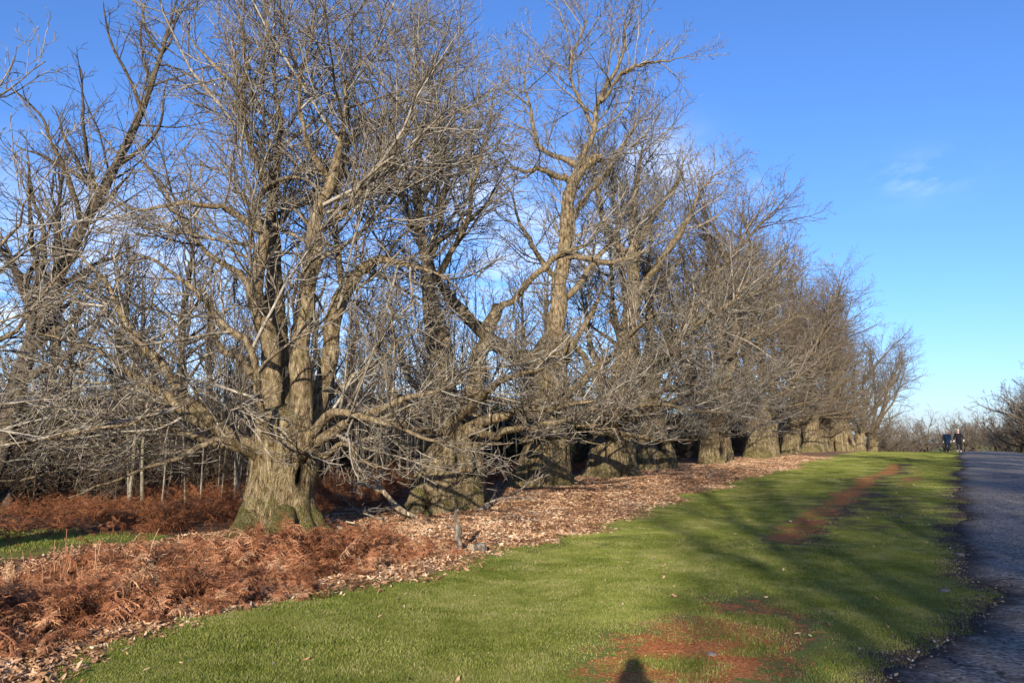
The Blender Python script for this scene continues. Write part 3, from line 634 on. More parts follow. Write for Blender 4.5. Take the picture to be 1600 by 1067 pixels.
T0 = px_tree('pollard_tree', (3.3, 12.6), 'bare pollard left of the nearest trunk, its pale twigs reaching into the left edge', 'tree',
    [(-420, 905, 95), (-420, 850, 90), (-418, 780, 84), (-418, 700, 84), (-418, 650, 70), (-418, 620, 40)],
    [
     [(-400, 680, .2, 13), (-200, 695, .9, 9), (-20, 695, 1.6, 6.5), (90, 672, 2.1, 5.5), (200, 652, 2.6, 5), (330, 600, 3.1, 2)],
     [(-400, 650, .1, 12), (-180, 610, .6, 9), (0, 535, 1.1, 6), (60, 470, 1.4, 5), (110, 400, 1.7, 4), (150, 290, 2.0, 2)],
     [(-400, 640, -.1, 12), (-160, 520, -.1, 8), (-10, 400, .1, 5), (60, 300, .4, 4), (110, 200, .7, 2)],
     [(-410, 640, .3, 30), (-400, 400, .6, 22), (-380, 200, .9, 15), (-300, 30, 1.2, 10), (-220, -150, 1.5, 4)],
     [(-400, 700, .6, 14), (-220, 740, 1.8, 10), (-60, 745, 2.8, 7), (60, 735, 3.6, 5), (180, 700, 4.2, 2)],
     [(-330, 320, .6, 12), (-160, 230, 1.2, 9), (-30, 170, 1.8, 6), (60, 90, 2.3, 2)],
     [(-420, 640, .6, 30), (-460, 300, 1.2, 20), (-480, 0, 1.8, 8)],
    ], 53, dict(n1=(2.4, 2), n2=(3.2, 1), n3=(4.0, 1), browse=1.2), group=ROW)
# far side of the road: these throw the shadows over road and verge
RIGHT = 'bare trees on the far side of the road'
right = [(-50, -13.5), (-25.5, -16), (-21, -13.5), (-5, -16), (11, -14.5), (33, -15), (62, -14)]
for i, (s, t) in enumerate(right):
    o = copy_tree((GA, GC, GB)[i % 3], None, G(s, t), rr.uniform(0, 6.28), rr.uniform(.95, 1.12))
    tag(o, 'bare pollard across the road right of the frame, throwing shadow onto the verge', 'tree', RIGHT)

# --- woodland trees behind the row
def forest_tree(seed, height=15, lean=(0, 0), r=.28, nl=26):
    rng = np.random.default_rng(seed); root = empty('woodland_tree'); LL = []
    n = 18; z = np.linspace(-.2, height, n); P = np.stack([lean[0]*z + .15*np.sin(z*.6 + seed), lean[1]*z + .15*np.cos(z*.5), z], 1)
    u = np.linspace(0, 1, n); R = r*(1 - u)**.8 + .02
    R[0] *= 1.5
    LL.append((P, R))
    for k in range(nl):
        i = int(rng.uniform(.22, .95)*(n - 1)); az = rng.uniform(0, 6.28)
        LL.append(rlimb(P[i], az, rad(rng.uniform(28, 68)), (1 - .6*i/n)*rng.uniform(3.5, 6.0), R[i]*.5 + .01, rng, .05, .12))
    build_tree(root, None, LL, seed, dict(n1=(1.2, 1), n2=(2.2, 1), n3=(3.4, 1), tip=.005), (M['forest'], M['forest'], M['forest']))
    k0 = kids[root.name][0]; k0.name = 'trunk'
    return root
FA, FB = forest_tree(301), forest_tree(302, 13.5, (.06, .02), .22, 22)
FL = forest_tree(303, 15, (.30, .05), .24, 20)
def put_px(px, t_or_Y, by_t=False):
    Y = t_or_Y; x = ray(px, 690).x/ray(px, 690).y*Y; return Vector((x, Y, float(hxy(x, Y))))
FL.location = put_px(-40, 21); tag(FL, 'dark tree leaning right behind the row at far left', 'tree', 'woodland trees behind the row')
spots = []
for k in range(200):
    px = rr.uniform(-150, 1150); Y = rr.uniform(27, 75); v = put_px(px, Y); s, t = st(v.x, v.y)
    if t < 19 or t > 75: continue
    if all((v - w).length > 3.6 for w in spots): spots.append(v)
    if len(spots) >= 26: break
for i, v in enumerate(spots):
    if i < 2: o = (FA, FB)[i]; o.location = v; o.scale = (.75,)*3
    else: o = copy_tree((FA, FB)[i % 2], None, v, rr.uniform(0, 6.28), rr.uniform(.5, .82))
    tag(o, 'bare grey-brown tree standing among the woodland behind the row', 'tree', 'woodland trees behind the row')
# two nearer ones at the left that show their stems
for i, (px, Y, sc, rz, lab) in enumerate([(70, 33, .95, 2.0, 'slender dark woodland tree just right of the leaning tree at far left'), (-110, 26, 1.05, 4.0, 'tall dark woodland tree at the extreme left edge')]):
    tag(copy_tree((FA, FB)[i], None, put_px(px, Y), rz, sc), lab, 'tree', 'woodland trees behind the row')
# saplings
def sapling(seed):
    rng = np.random.default_rng(seed); root = empty('sapling'); LL = []
    n = 18; z = np.linspace(-.1, 6.5, n); lx, ly = rng.normal(size=2)*.04
    P = np.stack([lx*z + .05*np.sin(z*1.3 + seed), ly*z + .05*np.cos(z*1.1), z], 1); R = .042*(1 - np.linspace(0, 1, n))**.8 + .008
    LL.append((P, R)); V, F = tubes(P[None], R[None], 7); ks = [obj('trunk', mesh_np('trunk', V, F), M['sapling'], root)]
    P1, R1 = children(P[None], R[None], 16, (.35, 1), .2, (25, 55), .1, .05, 7, rng, .01, .5, .005, .5, 1.8)
    P2, R2 = children(P1, R1, 7, (.15, 1), .4, (25, 55), .12, .05, 5, rng, .008, .6, .004, .2, .8)
    V, F = merge([tubes(P1, R1, 4), tubes(P2, R2, 3)]); ks.append(obj('crown', mesh_np('crown', V, F), M['brush'], root)); kids[root.name] = ks
    return root
SP = [sapling(k) for k in (61, 62, 63)]
n_s = 0
for k in range(400):
    px = rr.uniform(330, 960) if rr.random() > .12 else rr.uniform(200, 330); Y = rr.uniform(21, 36); v = put_px(px, Y); s, t = st(v.x, v.y)
    if t < 15.0 or t > 27: continue
    sc = rr.uniform(.75, 1.25)
    if n_s < 3: o = SP[n_s]; o.location = v
    else: o = copy_tree(SP[k % 3], None, v, rr.uniform(0, 6.28), (sc*rr.choice((.35, .45, .6, .6, 1.1))*rr.uniform(.85, 1.2),)*2 + (sc,))
    o.rotation_euler = (rr.gauss(0, .07), rr.gauss(0, .09), o.rotation_euler[2])
    tag(o, 'slim pale sapling pole in the thicket behind the row', 'sapling', 'sapling poles behind the row'); n_s += 1
    if n_s >= 130: break

# ------------------------------------------------------------------ scattered stuff: points carrying instanced prototypes
def scatter(name, protos, pts, rots, scales, pick, mat, label, cat):
    me = bpy.data.meshes.new(name); me.vertices.add(len(pts)); me.vertices.foreach_set('co', np.asarray(pts, np.float32).ravel())
    for nm, ty, arr in (('rot', 'FLOAT_VECTOR', rots), ('scl', 'FLOAT', scales)):
        a = me.attributes.new(nm, ty, 'POINT'); a.data.foreach_set('vector' if ty != 'FLOAT' else 'value', np.asarray(arr, np.float32).ravel())
    a = me.attributes.new('pick', 'INT', 'POINT'); a.data.foreach_set('value', np.asarray(pick, np.int32))
    o = bpy.data.objects.new(name, me); C.objects.link(o); me.materials.append(mat); tag(o, label, cat, kind='stuff')
    ng = bpy.data.node_groups.new(name, 'GeometryNodeTree')
    ng.interface.new_socket('Geometry', in_out='INPUT', socket_type='NodeSocketGeometry'); ng.interface.new_socket('Geometry', in_out='OUTPUT', socket_type='NodeSocketGeometry')
    N = ng.nodes; gi = N.new('NodeGroupInput'); go = N.new('NodeGroupOutput'); iop = N.new('GeometryNodeInstanceOnPoints'); g2i = N.new('GeometryNodeGeometryToInstance')
    for p in reversed(protos):
        oi = N.new('GeometryNodeObjectInfo'); oi.inputs['Object'].default_value = p; ng.links.new(oi.outputs['Geometry'], g2i.inputs[0])
    def na(nm, ty): k = N.new('GeometryNodeInputNamedAttribute'); k.data_type = ty; k.inputs[0].default_value = nm; return k.outputs[0]
    ng.links.new(gi.outputs[0], iop.inputs['Points']); ng.links.new(g2i.outputs[0], iop.inputs['Instance']); iop.inputs['Pick Instance'].default_value = True
    ng.links.new(na('pick', 'INT'), iop.inputs['Instance Index']); ng.links.new(na('rot', 'FLOAT_VECTOR'), iop.inputs['Rotation']); ng.links.new(na('scl', 'FLOAT'), iop.inputs['Scale'])
    ng.links.new(iop.outputs[0], go.inputs[0])
    md = o.modifiers.new('scatter', 'NODES'); md.node_group = ng
    return o
def proto(name, V, Fq, Ft, mat, vary=None):
    # several pieces become one instance each: wrap so that every object is one geometry
    me = mesh_np(name, V, Fq, Ft, smooth=False)
    a = me.attributes.new('vary', 'FLOAT', 'POINT'); a.data.foreach_set('value', (np.full(len(V), .5) if vary is None else vary).astype(np.float32))
    me.materials.append(mat)
    return bpy.data.objects.new(name, me)
rn = np.random.default_rng(77)
def ground_pts(s, t): x, y = xy(s, t); return np.stack([x, y, hst(s, t)], 1)

# grass tufts
def grass_patch(seed, n=260, size=.2, hmin=.006, hmax=.018):
    g = np.random.default_rng(seed); b = g.uniform(-size, size, (n, 2)); hgt = g.uniform(hmin, hmax, n); az = g.uniform(0, 6.28, n); w = g.uniform(.0018, .0038, n)
    ln = g.uniform(.2, 1.1, n)*hgt; la = g.uniform(0, 6.28, n)
    d = np.stack([np.cos(az), np.sin(az)], 1)*w[:, None]; V = np.zeros((n, 3, 3))
    V[:, 0, :2] = b - d; V[:, 1, :2] = b + d; V[:, :2, 2] = -.004; V[:, 2, :2] = b + np.stack([np.cos(la), np.sin(la)], 1)*ln[:, None]; V[:, 2, 2] = hgt
    return proto('grass_tuft', V.reshape(-1, 3), None, np.arange(3*n).reshape(n, 3), M['grass'], np.repeat(g.uniform(0, 1, n), 3))
GP = [grass_patch(k) for k in range(5)]
n = 52000
d_ = rn.uniform(0, 1, n)**1.5*72 + 3.2; az_ = np.radians(rn.uniform(-28, 34, n)); gx, gy = d_*np.sin(az_), d_*np.cos(az_); gs, gt = st(gx, gy)
keep = (gt < edge_t(gs) + .15*rn.normal(size=n)) & (gt > road_edge(gs) + .06 + .06*rn.normal(size=n))
vn = np.array([mnoise.noise(Vector((a_*1.9, b_*1.9, 3.3))) + .6*mnoise.noise(Vector((a_*5, b_*5, 1.3))) for a_, b_ in zip(gs, gt)])
cover = 1 - np.clip(np.clip(2.3*m_clay(gs, gt) + .8*m_worn(gs, gt), 0, 1.3)*(1 + 1.3*vn), 0, .98)
keep &= rn.uniform(0, 1, n) < cover
gs, gt = gs[keep], gt[keep]; P = ground_pts(gs, gt); q = len(P)
scatter('verge_grass', GP, P, np.stack([np.zeros(q), np.zeros(q), rn.uniform(0, 6.28, q)], 1), rn.uniform(.7, 1.35, q)*(1 + .9*sm(15, 50, np.hypot(P[:, 0], P[:, 1]))), rn.integers(0, 5, q), M['grass'], 'short green grazed turf covering the verge', 'grass')
# rough grass in the wooded glade, thinned so brown ground stands in for shade
n = 5000; gs = rn.uniform(-4, 11, n); gt = rn.uniform(12.5, 30, n); k_ = rn.uniform(0, 1, n) > m_wood(gs, gt) + .35; gs, gt = gs[k_], gt[k_]; P = ground_pts(gs, gt); q = len(P)
scatter('glade_grass', GP, P, np.stack([np.zeros(q), np.zeros(q), rn.uniform(0, 6.28, q)], 1), rn.uniform(1.5, 3, q), rn.integers(0, 5, q), M['grass'], 'sparse green grass in the glade behind the row, thinned to suggest shade', 'grass')

# gravel and crumbled tarmac along the road edge
kk = NT('gravel'); kk.col(kk.ramp(kk.n('ShaderNodeObjectInfo').outputs['Random'], [(0.1, (.04, .033, .03)), (0.7, (.13, .11, .098)), (1.0, (.32, .28, .25))])); M['gravel'] = kk.m
def pebble(seed):
    g = np.random.default_rng(seed); V = []; 
    for z, r in ((-.3, .7), (.15, 1.0), (.5, .6)):
        for a in range(6): V.append((r*math.cos(a*1.047 + z)*g.uniform(.75, 1.2), r*math.sin(a*1.047 + z)*g.uniform(.75, 1.2), z*g.uniform(.7, 1.2)))
    V.append((0, 0, .62)); Q = [(6*i + a, 6*i + (a+1) % 6, 6*i + 6 + (a+1) % 6, 6*i + 6 + a) for i in range(2) for a in range(6)]
    return proto('pebble', np.array(V), np.array(Q), np.array([(12 + a, 12 + (a+1) % 6, 18) for a in range(6)]), M['gravel'])
n = 4200; gs = 2.5 + rn.uniform(0, 1, n)**1.5*26; gt = road_edge(gs) + rn.normal(size=n)*.15 - .03; P = ground_pts(gs, gt) + np.array([0, 0, .012]); 
scatter('gravel', [pebble(k_) for k_ in range(4)], P, rn.uniform(0, 6.28, (n, 3))*np.array([.1, .1, 1]), .004 + .012*rn.uniform(0, 1, n)**3, rn.integers(0, 4, n), M['gravel'], 'loose grit and crumbled tarmac along the road edge', 'gravel')

kk = NT('clay_clod'); kk.col(kk.ramp(kk.n('ShaderNodeObjectInfo').outputs['Random'], [(0.1, (.10, .04, .02)), (0.7, (.32, .12, .045)), (1.0, (.45, .20, .09))])); M['clod'] = kk.m
n = 16000; gs = rn.uniform(3.5, 40, n)**1.0; gs = 3.5 + (gs - 3.5)*rn.uniform(0, 1, n); gt = rn.uniform(.4, 3.4, n); k_ = rn.uniform(0, 1, n) < m_clay(gs, gt)*1.1 - .1; gs, gt = gs[k_], gt[k_]; P = ground_pts(gs, gt) + np.array([0, 0, .003]); n = len(P)
pc = [pebble(k_) for k_ in range(10, 13)]
for p_ in pc: p_.data.materials[0] = M['clod']
scatter('clay_clods', pc, P, rn.uniform(0, 6.28, (n, 3))*np.array([.1, .1, 1]), .003 + .009*rn.uniform(0, 1, n)**2.5, rn.integers(0, 3, n), M['clod'], 'orange clods and crumbs of bare clay on the worn turf', 'soil')

# dry leaves
def leaf_proto(seed, n=5):
    g = np.random.default_rng(seed); Vs, Fs = [], []; va = []
    for k in range(n):
        L = g.uniform(.035, .075); w = L*g.uniform(.28, .42); c = np.array([g.uniform(-.11, .11), g.uniform(-.11, .11), g.uniform(.0, .03)])
        u = np.array([0, .3, .65, 1.0])*L*2 - L; ww = np.array([.15, 1, .85, .05])*w; cz = g.uniform(-.4, .9)*L*np.array([.5, -.05, 0, .7]); up = g.uniform(.15, .8)
        v = np.zeros((4, 3, 3)); v[:, 0] = np.stack([u, -ww, cz + ww*up], 1); v[:, 1] = np.stack([u, 0*u, cz], 1); v[:, 2] = np.stack([u, ww, cz + ww*up*g.uniform(.2, 1.2)], 1)
        a, b2, c2 = g.uniform(0, 6.28), g.normal()*.45, g.normal()*.45
        Rz = np.array([[math.cos(a), -math.sin(a), 0], [math.sin(a), math.cos(a), 0], [0, 0, 1]]); Rx = np.array([[1, 0, 0], [0, math.cos(b2), -math.sin(b2)], [0, math.sin(b2), math.cos(b2)]]); Ry = np.array([[math.cos(c2), 0, math.sin(c2)], [0, 1, 0], [-math.sin(c2), 0, math.cos(c2)]])
        v = v.reshape(-1, 3) @ (Rz @ Rx @ Ry).T + c; o = len(Vs)*12
        Fs += [(o+3*i+j, o+3*i+j+1, o+3*i+j+4, o+3*i+j+3) for i in range(3) for j in range(2)]; Vs.append(v); va.append(np.full(12, g.uniform(0, 1)))
    return proto('dry_leaf', np.concatenate(Vs), np.array(Fs), None, M['dryleaf'], np.concatenate(va))
LP = [leaf_proto(k) for k in range(20, 26)]
n = 64000; ls = 1.5 + rn.uniform(0, 1, n)**1.5*50; lt = rn.uniform(5.2, 12.2, n)
k_ = (rn.uniform(0, 1, n) < m_litter(ls, lt)*1.1); ls, lt = ls[k_], lt[k_]; P = ground_pts(ls, lt); q = len(P)
scatter('leaf_litter', LP, P, rn.normal(size=(q, 3))*np.array([.15, .15, 3]), rn.uniform(.28, .78, q), rn.integers(0, 6, q), M['dryleaf'], 'tan dry leaves heaped along the foot of the tree row', 'leaf litter')
L1 = leaf_proto(41, 1); L2 = leaf_proto(42, 1); L3 = leaf_proto(43, 1)
n = 240; ls = 3 + rn.uniform(0, 1, n)**1.4*28; lt = rn.uniform(.1, 6, n)**1.0; P = ground_pts(ls, lt) + np.array([0, 0, .014]); 
scatter('stray_leaves', [L1, L2, L3], P, rn.normal(size=(n, 3))*np.array([.2, .2, 3]), rn.uniform(.2, .62, n), rn.integers(0, 3, n), M['dryleaf'], 'stray dry leaves strewn over the green verge', 'leaves')

# dead bracken
def frond_geo(g, L, droop, lean, az, base, width=1.0, pin=15):
    """one dead fern frond: curved stalk with drooping, comb-toothed side leaflets"""
    n = 14; u = np.linspace(0, 1, n); el0 = lean; el = el0 - droop*u**1.3
    dx = np.cumsum(np.cos(el))*L/n; dz = np.cumsum(np.sin(el))*L/n; bend = np.cumsum(g.normal(size=n)*.05)
    P = np.stack([dx*np.cos(az + bend), dx*np.sin(az + bend), dz], 1) + base; P[0] = base
    V, F = tubes(P[None], (0.0045*(1 - u) + .0015)[None], 3)
    Vs, Qs, Ts = [V], [F], []; o = len(V)
    T = np.gradient(P, axis=0); T = nrm(T); side = nrm(np.stack([-T[:, 1], T[:, 0], 0*T[:, 0]], 1) + 1e-6)
    for k in range(pin):
        f = .22 + .76*k/pin; i = f*(n - 1); a = int(i); p = P[a] + (P[min(a+1, n-1)] - P[a])*(i - a)
        l = L*.30*math.sin(min(1, (1 - f)*1.25 + .12)*1.5)*width
        for sg in (-1, 1):
            if g.uniform() < .08: continue
            d = side[a]*sg*g.uniform(.7, 1.1) + T[a]*.45 + np.array([0, 0, g.uniform(-.95, -.05)]) + g.normal(size=3)*.16; d /= np.linalg.norm(d)
            e = p + d*l*.55 + np.array([0, 0, .0]); e2 = p + d*l + np.array([0, 0, -l*.22]) + g.normal(size=3)*l*.12
            wv = np.cross(d, g.normal(size=3)); wv /= np.linalg.norm(wv); w = l*.045
            # curled leaflet: narrow spine plus saw teeth
            Vs.append(np.array([p, e + wv*w, e - wv*w, e2])); Ts += [(o, o+1, o+2), (o+1, o+3, o+2)]; o += 4
            nt = 3
            for q in range(nt):
                m0 = p + (e2 - p)*((q + .4)/nt*.85); 
                for s2 in (-1, 1):
                    dd = wv*s2 + d*.5 + np.array([0, 0, g.uniform(-.5, .3)]); dd /= np.linalg.norm(dd); tl = l*.24*(1 - .5*q/nt)
                    Vs.append(np.array([m0 - d*tl*.16, m0 + d*tl*.16, m0 + dd*tl])); Ts.append((o, o+1, o+2)); o += 3
    return np.concatenate(Vs), np.concatenate(Qs), np.array(Ts)
def bracken_clump(seed, nf, Lr, mat, pin=17, flat=0.0, stalks=0):
    g = np.random.default_rng(seed); VV, QQ, TT_, va = [], [], [], []; o = 0
    for k in range(nf):
        L = g.uniform(*Lr); base = np.array([g.uniform(-.14, .14), g.uniform(-.14, .14), -.02])
        V, Q, T = frond_geo(g, L, g.uniform(.5, 2.4), rad(g.uniform(40, 95)) - flat, g.uniform(0, 6.28), base, g.uniform(.7, 1.1), pin)
        VV.append(V); QQ.append(Q + o); TT_.append(T + o); o += len(V); va.append(np.full(len(V), g.uniform(0, 1)))
    for k in range(stalks):
        b = np.array([g.uniform(-.2, .2), g.uniform(-.2, .2), -.02]); h = g.uniform(.15, .75); e = b + np.array([g.normal()*.11, g.normal()*.11, h])
        P = np.stack([b + (e - b)*f for f in np.linspace(0, 1, 5)]); P[1:4, :2] += g.normal(size=(3, 2))*.008
        V, Q = tubes(P[None], np.array([[.006, .0055, .005, .0045, .003]]), 4); VV.append(V); QQ.append(Q + o); o += len(V); va.append(np.full(len(V), .95))
    return proto('bracken_clump', np.concatenate(VV), np.concatenate(QQ), np.concatenate(TT_), mat, np.concatenate(va))
BP = [bracken_clump(k, 7, (.35, .75), M['bracken'], flat=.25*(k % 3)) for k in range(80, 86)] + [bracken_clump(90, 5, (.3, .6), M['bracken'], stalks=2), bracken_clump(91, 5, (.3, .6), M['bracken'], stalks=3)]
def dens_br(s, t):
    a = sm(5.9, 6.7, t + .45*wob(s, t))*sm(10.2, 9.0, t)*sm(10.2, 8.0, s + .3*wob(t, s))*sm(-8, -5, s)
    clear = gau(s - 6.3, .9)*gau(t - 9.3, .6)
    return np.clip(a - 1.1*clear, 0, 1)
n = 3000; bs = rn.uniform(-3, 10.5, n); bt = rn.uniform(5.6, 10.6, n); k_ = rn.uniform(0, 1, n) < dens_br(bs, bt); bs, bt = bs[k_], bt[k_]; P = ground_pts(bs, bt); q = len(P)
pk = rn.integers(0, 6, q); stalky = gau(bs - 4.5, 1.1)*gau(bt - 8.7, .9)*1.3 > rn.uniform(0.1, 1, q); pk = np.where(stalky, rn.integers(6, 8, q), pk)
scl = rn.uniform(.55, 1.2, q)*(0.5 + .5*sm(6.1, 7.2, bt))*(.8 + .45*np.sin(1.9*bs + 1.1*bt)*np.sin(1.3*bt - .7*bs))*(1 - .45*sm(8.3, 9.4, bt)*sm(7.0, 8.5, bs))*(1 - .5*sm(8.4, 9.4, bt)*sm(7.5, 5.5, bs)); 
scatter('dead_bracken', BP, P, np.stack([rn.normal(size=q)*.15, rn.normal(size=q)*.15, rn.uniform(0, 6.28, q)], 1), scl, pk, M['bracken'], 'tangle of dead orange-brown bracken in the left foreground', 'bracken')
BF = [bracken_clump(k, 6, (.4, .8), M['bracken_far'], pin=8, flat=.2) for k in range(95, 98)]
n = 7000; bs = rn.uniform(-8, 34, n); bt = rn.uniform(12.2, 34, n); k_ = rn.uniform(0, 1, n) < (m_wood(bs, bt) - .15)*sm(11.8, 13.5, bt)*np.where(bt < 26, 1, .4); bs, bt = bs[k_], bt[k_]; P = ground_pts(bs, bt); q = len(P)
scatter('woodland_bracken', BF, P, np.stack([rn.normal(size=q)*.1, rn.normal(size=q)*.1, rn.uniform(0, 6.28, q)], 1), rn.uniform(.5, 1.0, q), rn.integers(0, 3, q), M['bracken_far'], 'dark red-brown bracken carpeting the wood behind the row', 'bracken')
# brushwood thicket of bare twigs and dark evergreens behind the saplings
def brush(seed):
    g = np.random.default_rng(seed); ns = 16; P0 = np.zeros((ns, 9, 3)); D = nrm(np.stack([g.normal(size=ns)*.5, g.normal(size=ns)*.5, np.ones(ns)], 1)); cur = np.stack([g.normal(size=ns)*.5, g.normal(size=ns)*.5, np.full(ns, -.05)], 1); P0[:, 0] = cur
    Ls = g.uniform(2.0, 3.8, ns)
    for k in range(1, 9): D = nrm(D + g.normal(size=(ns, 3))*.13); cur = cur + D*Ls[:, None]/8; P0[:, k] = cur
    R0 = np.tile(np.linspace(.022, .006, 9), (ns, 1)); P1, R1 = children(P0, R0, 9, (.1, 1), .35, (30, 70), .16, .02, 6, g, .01, .5, .005, .3, 1.4)
    P2, R2 = children(P1, R1, 7, (.1, 1), .45, (30, 65), .15, .02, 4, g, .008, .6, .004, .15, .7)
    V, F = merge([tubes(P0, R0, 4), tubes(P1, R1, 3), tubes(P2, R2, 3)]); return proto('brush', V, F, None, M['brush'])
BR = [brush(k) for k in (111, 112, 113)]
n = 2600; bs = rn.uniform(-12, 170, n); bt = np.where(bs > 34, rn.uniform(15, 40, n), rn.uniform(22, 48, n)); k_ = (rn.uniform(0, 1, n) < np.where(bt < 27, .45, .8)); bs, bt = bs[k_], bt[k_]
P = ground_pts(bs, bt); q = len(P)
scatter('brushwood', BR, P, np.stack([0*bs, 0*bs, rn.uniform(0, 6.28, q)], 1), rn.uniform(.7, 1.5, q), rn.integers(0, 3, q), M['brush'], 'dense thicket of bare brown brushwood deep in the wood', 'brushwood')
def holly(seed, n=1300):
    g = np.random.default_rng(seed); d = nrm(g.normal(size=(n, 3))); r = g.uniform(.35, 1, n)**.5*(1 + .35*np.sin(3*d[:, 0]*2 + seed)*np.cos(4*d[:, 2]))
    c = d*r[:, None]*np.array([1.1, 1.1, 1.15]) + np.array([0, 0, 1.1]); a = nrm(g.normal(size=(n, 3))); b = nrm(np.cross(a, g.normal(size=(n, 3)))); s = g.uniform(.05, .1, n)[:, None]
    V = np.stack([c - a*s, c + b*s*.5, c + a*s, c - b*s*.5], 1).reshape(-1, 3); return proto('evergreen', V, np.arange(4*n).reshape(n, 4), None, M['holly'], np.repeat(g.uniform(0, 1, n), 4))
HP = [holly(k) for k in (121, 122)]
n = 1000; bs = rn.uniform(-10, 170, n); bt = np.where(bs > 34, rn.uniform(16, 36, n), rn.uniform(27, 44, n)); P = ground_pts(bs, bt)
scatter('evergreen_understorey', HP, P, np.stack([0*bs, 0*bs, rn.uniform(0, 6.28, n)], 1), rn.uniform(.8, 1.5, n), rn.integers(0, 2, n), M['holly'], 'dark evergreen understorey behind the sapling poles', 'undergrowth')

# far bushes and trees at the end of the road and on its right
farg = 'shrubs and small trees closing the end of the road'
def far_bush(seed):
    root = empty('bushy_tree'); g = np.random.default_rng(seed); LL = []
    for k in range(14): LL.append(rlimb((g.normal()*.2, g.normal()*.2, -.1), g.uniform(0, 6.28), rad(g.uniform(35, 80)), g.uniform(3.5, 5.5), .08, g, .03, .14))
    build_tree(root, None, LL, seed, dict(n1=(2.2, 2), n2=(2.8, 1), n3=(4.5, 1), tip=.008), (M['forest'], M['forest'], M['fartwig']))
    kids[root.name][0].name = 'trunk'; return root
FBU = far_bush(401)
n_b = 0
for (s, t, sc) in [(128, 9.5, 1.2), (138, 10, 1.2), (150, 9, 1.3), (165, 9.5, 1.3), (180, 8.5, 1.4), (105, -8.5, 1.7), (112, -11, 2.0), (120, -9, 1.7), (130, -10, 1.9), (142, -8, 1.7), (155, -8, 1.6), (170, -7, 1.5), (190, -6.5, 1.6), (215, -5, 1.9), (235, -1, 2.0), (250, 3, 2.0), (225, 7, 1.9), (240, -10, 2.0), (262, -3, 2.2), (98, -9.5, 1.2)]:
    if n_b == 0: o = FBU; o.location = G(s, t); o.scale = (sc,)*3
    else: o = copy_tree(FBU, None, G(s, t), rr.uniform(0, 6.28), (sc*1.2, sc*1.2, sc*rr.uniform(.85, 1.15)))
    side = 'on the left past the pollard row' if t > 8 else ('closing the end of the road behind the walkers' if s > 200 else 'on the right of the road beyond the crest')
    tag(o, f'distant scrubby bare tree {side}', 'tree', f'distant scrubby trees {side}'); n_b += 1
for (s, t, sc) in [(110, -13, 1.0), (128, -13.5, .95), (150, -13, 1.0)]:
    tag(copy_tree(GA, None, G(s, t), rr.uniform(0, 6.28), sc), 'large bare tree at the right edge beyond the road crest', 'tree', 'large trees at the right edge beyond the crest')

# ------------------------------------------------------------------ dead wood
def stick(name, rows, mat, label, cat='branch', forks=(), K=9, amp=.12, seed=1):
    g = np.random.default_rng(seed); base = Vector(rows[0][:3]); root = empty(name, (base.x, base.y, base.z)); tag(root, label, cat)
    rel = [(r[0] - base.x, r[1] - base.y, r[2] - base.z, r[3]) for r in rows]
    def capped(P, R):
        P = np.vstack([P[:1] + (P[0] - P[1])*.02, P, P[-1:] + (P[-1] - P[-2])*.02]); R = np.concatenate([[.001], R, [.001]]); return knobbly(P, R, K, g, amp)
    o = spline(rel, 16, g, .008); V, F = capped(o[:, :3], o[:, 3]); obj('stem', mesh_np('stem', V, F), mat, root)
    for fk in forks:
        rel = [(r[0] - base.x, r[1] - base.y, r[2] - base.z, r[3]) for r in fk]; o = spline(rel, 10, g, .006); V, F = capped(o[:, :3], o[:, 3]); obj('side_branch', mesh_np('side_branch', V, F), mat, root)
    return root
def pr(px, py, Y, r): v = at(px, py, Y); return (v.x, v.y, v.z, r)
def gr(px, py, r, up=0.0): v = onground(px, py); return (v.x, v.y, v.z + up, r)
g1 = onground(652, 812)
stick('fallen_branch', [(g1.x, g1.y, g1.z + .04, .05), pr(625, 796, g1.y + .1, .065), pr(600, 768, g1.y + .25, .048), pr(575, 735, g1.y + .4, .042), pr(545, 695, g1.y + .5, .038), pr(520, 665, g1.y + .5, .028)], M['deadwood'],
      'pale broken branch leaning down from the nearest pollard to the ground', forks=[[pr(598, 768, g1.y + .25, .05), pr(575, 758, g1.y + .1, .045), pr(548, 752, g1.y, .02)]])
stick('fallen_branch', [gr(455, 827, .03, .05), gr(490, 828, .05, .07), gr(515, 830, .05, .08), gr(545, 833, .04, .06)], M['deadwood'], 'pale fallen branch lying at the foot of the nearest pollard', forks=[[gr(500, 829, .04, .08), gr(525, 822, .03, .12), gr(556, 826, .015, .1)]], seed=3)
stick('fallen_branch', [gr(563, 808, .03, .05), gr(590, 803, .04, .08), gr(622, 798, .03, .1)], M['deadwood'], 'short pale branch lying under the leaning broken branch', seed=4)
stick('fallen_branch', [gr(745, 800, .035, .05), gr(762, 796, .035, .06), gr(772, 786, .03, .2), gr(777, 776, .015, .35)], M['greywood'], 'grey forked branch lying right of the second trunk', forks=[[gr(755, 796, .02, .1), gr(790, 790, .02, .18), gr(840, 788, .012, .12)]], seed=5)
u0 = onground(714, 861)
stick('upright_stick', [(u0.x, u0.y, u0.z - .05, .065), pr(716, 850, u0.y, .06), pr(714, 840, u0.y, .05), pr(718, 828, u0.y, .05), pr(713, 815, u0.y, .025), pr(712, 800, u0.y, .022), pr(715, 796, u0.y, .012)], M['greywood'], 'short gnarled stick standing upright at the edge of the turf', 'stick', forks=[[pr(712, 826, u0.y, .015), pr(700, 821, u0.y - .05, .012), pr(692, 817, u0.y - .1, .006)]], seed=6)
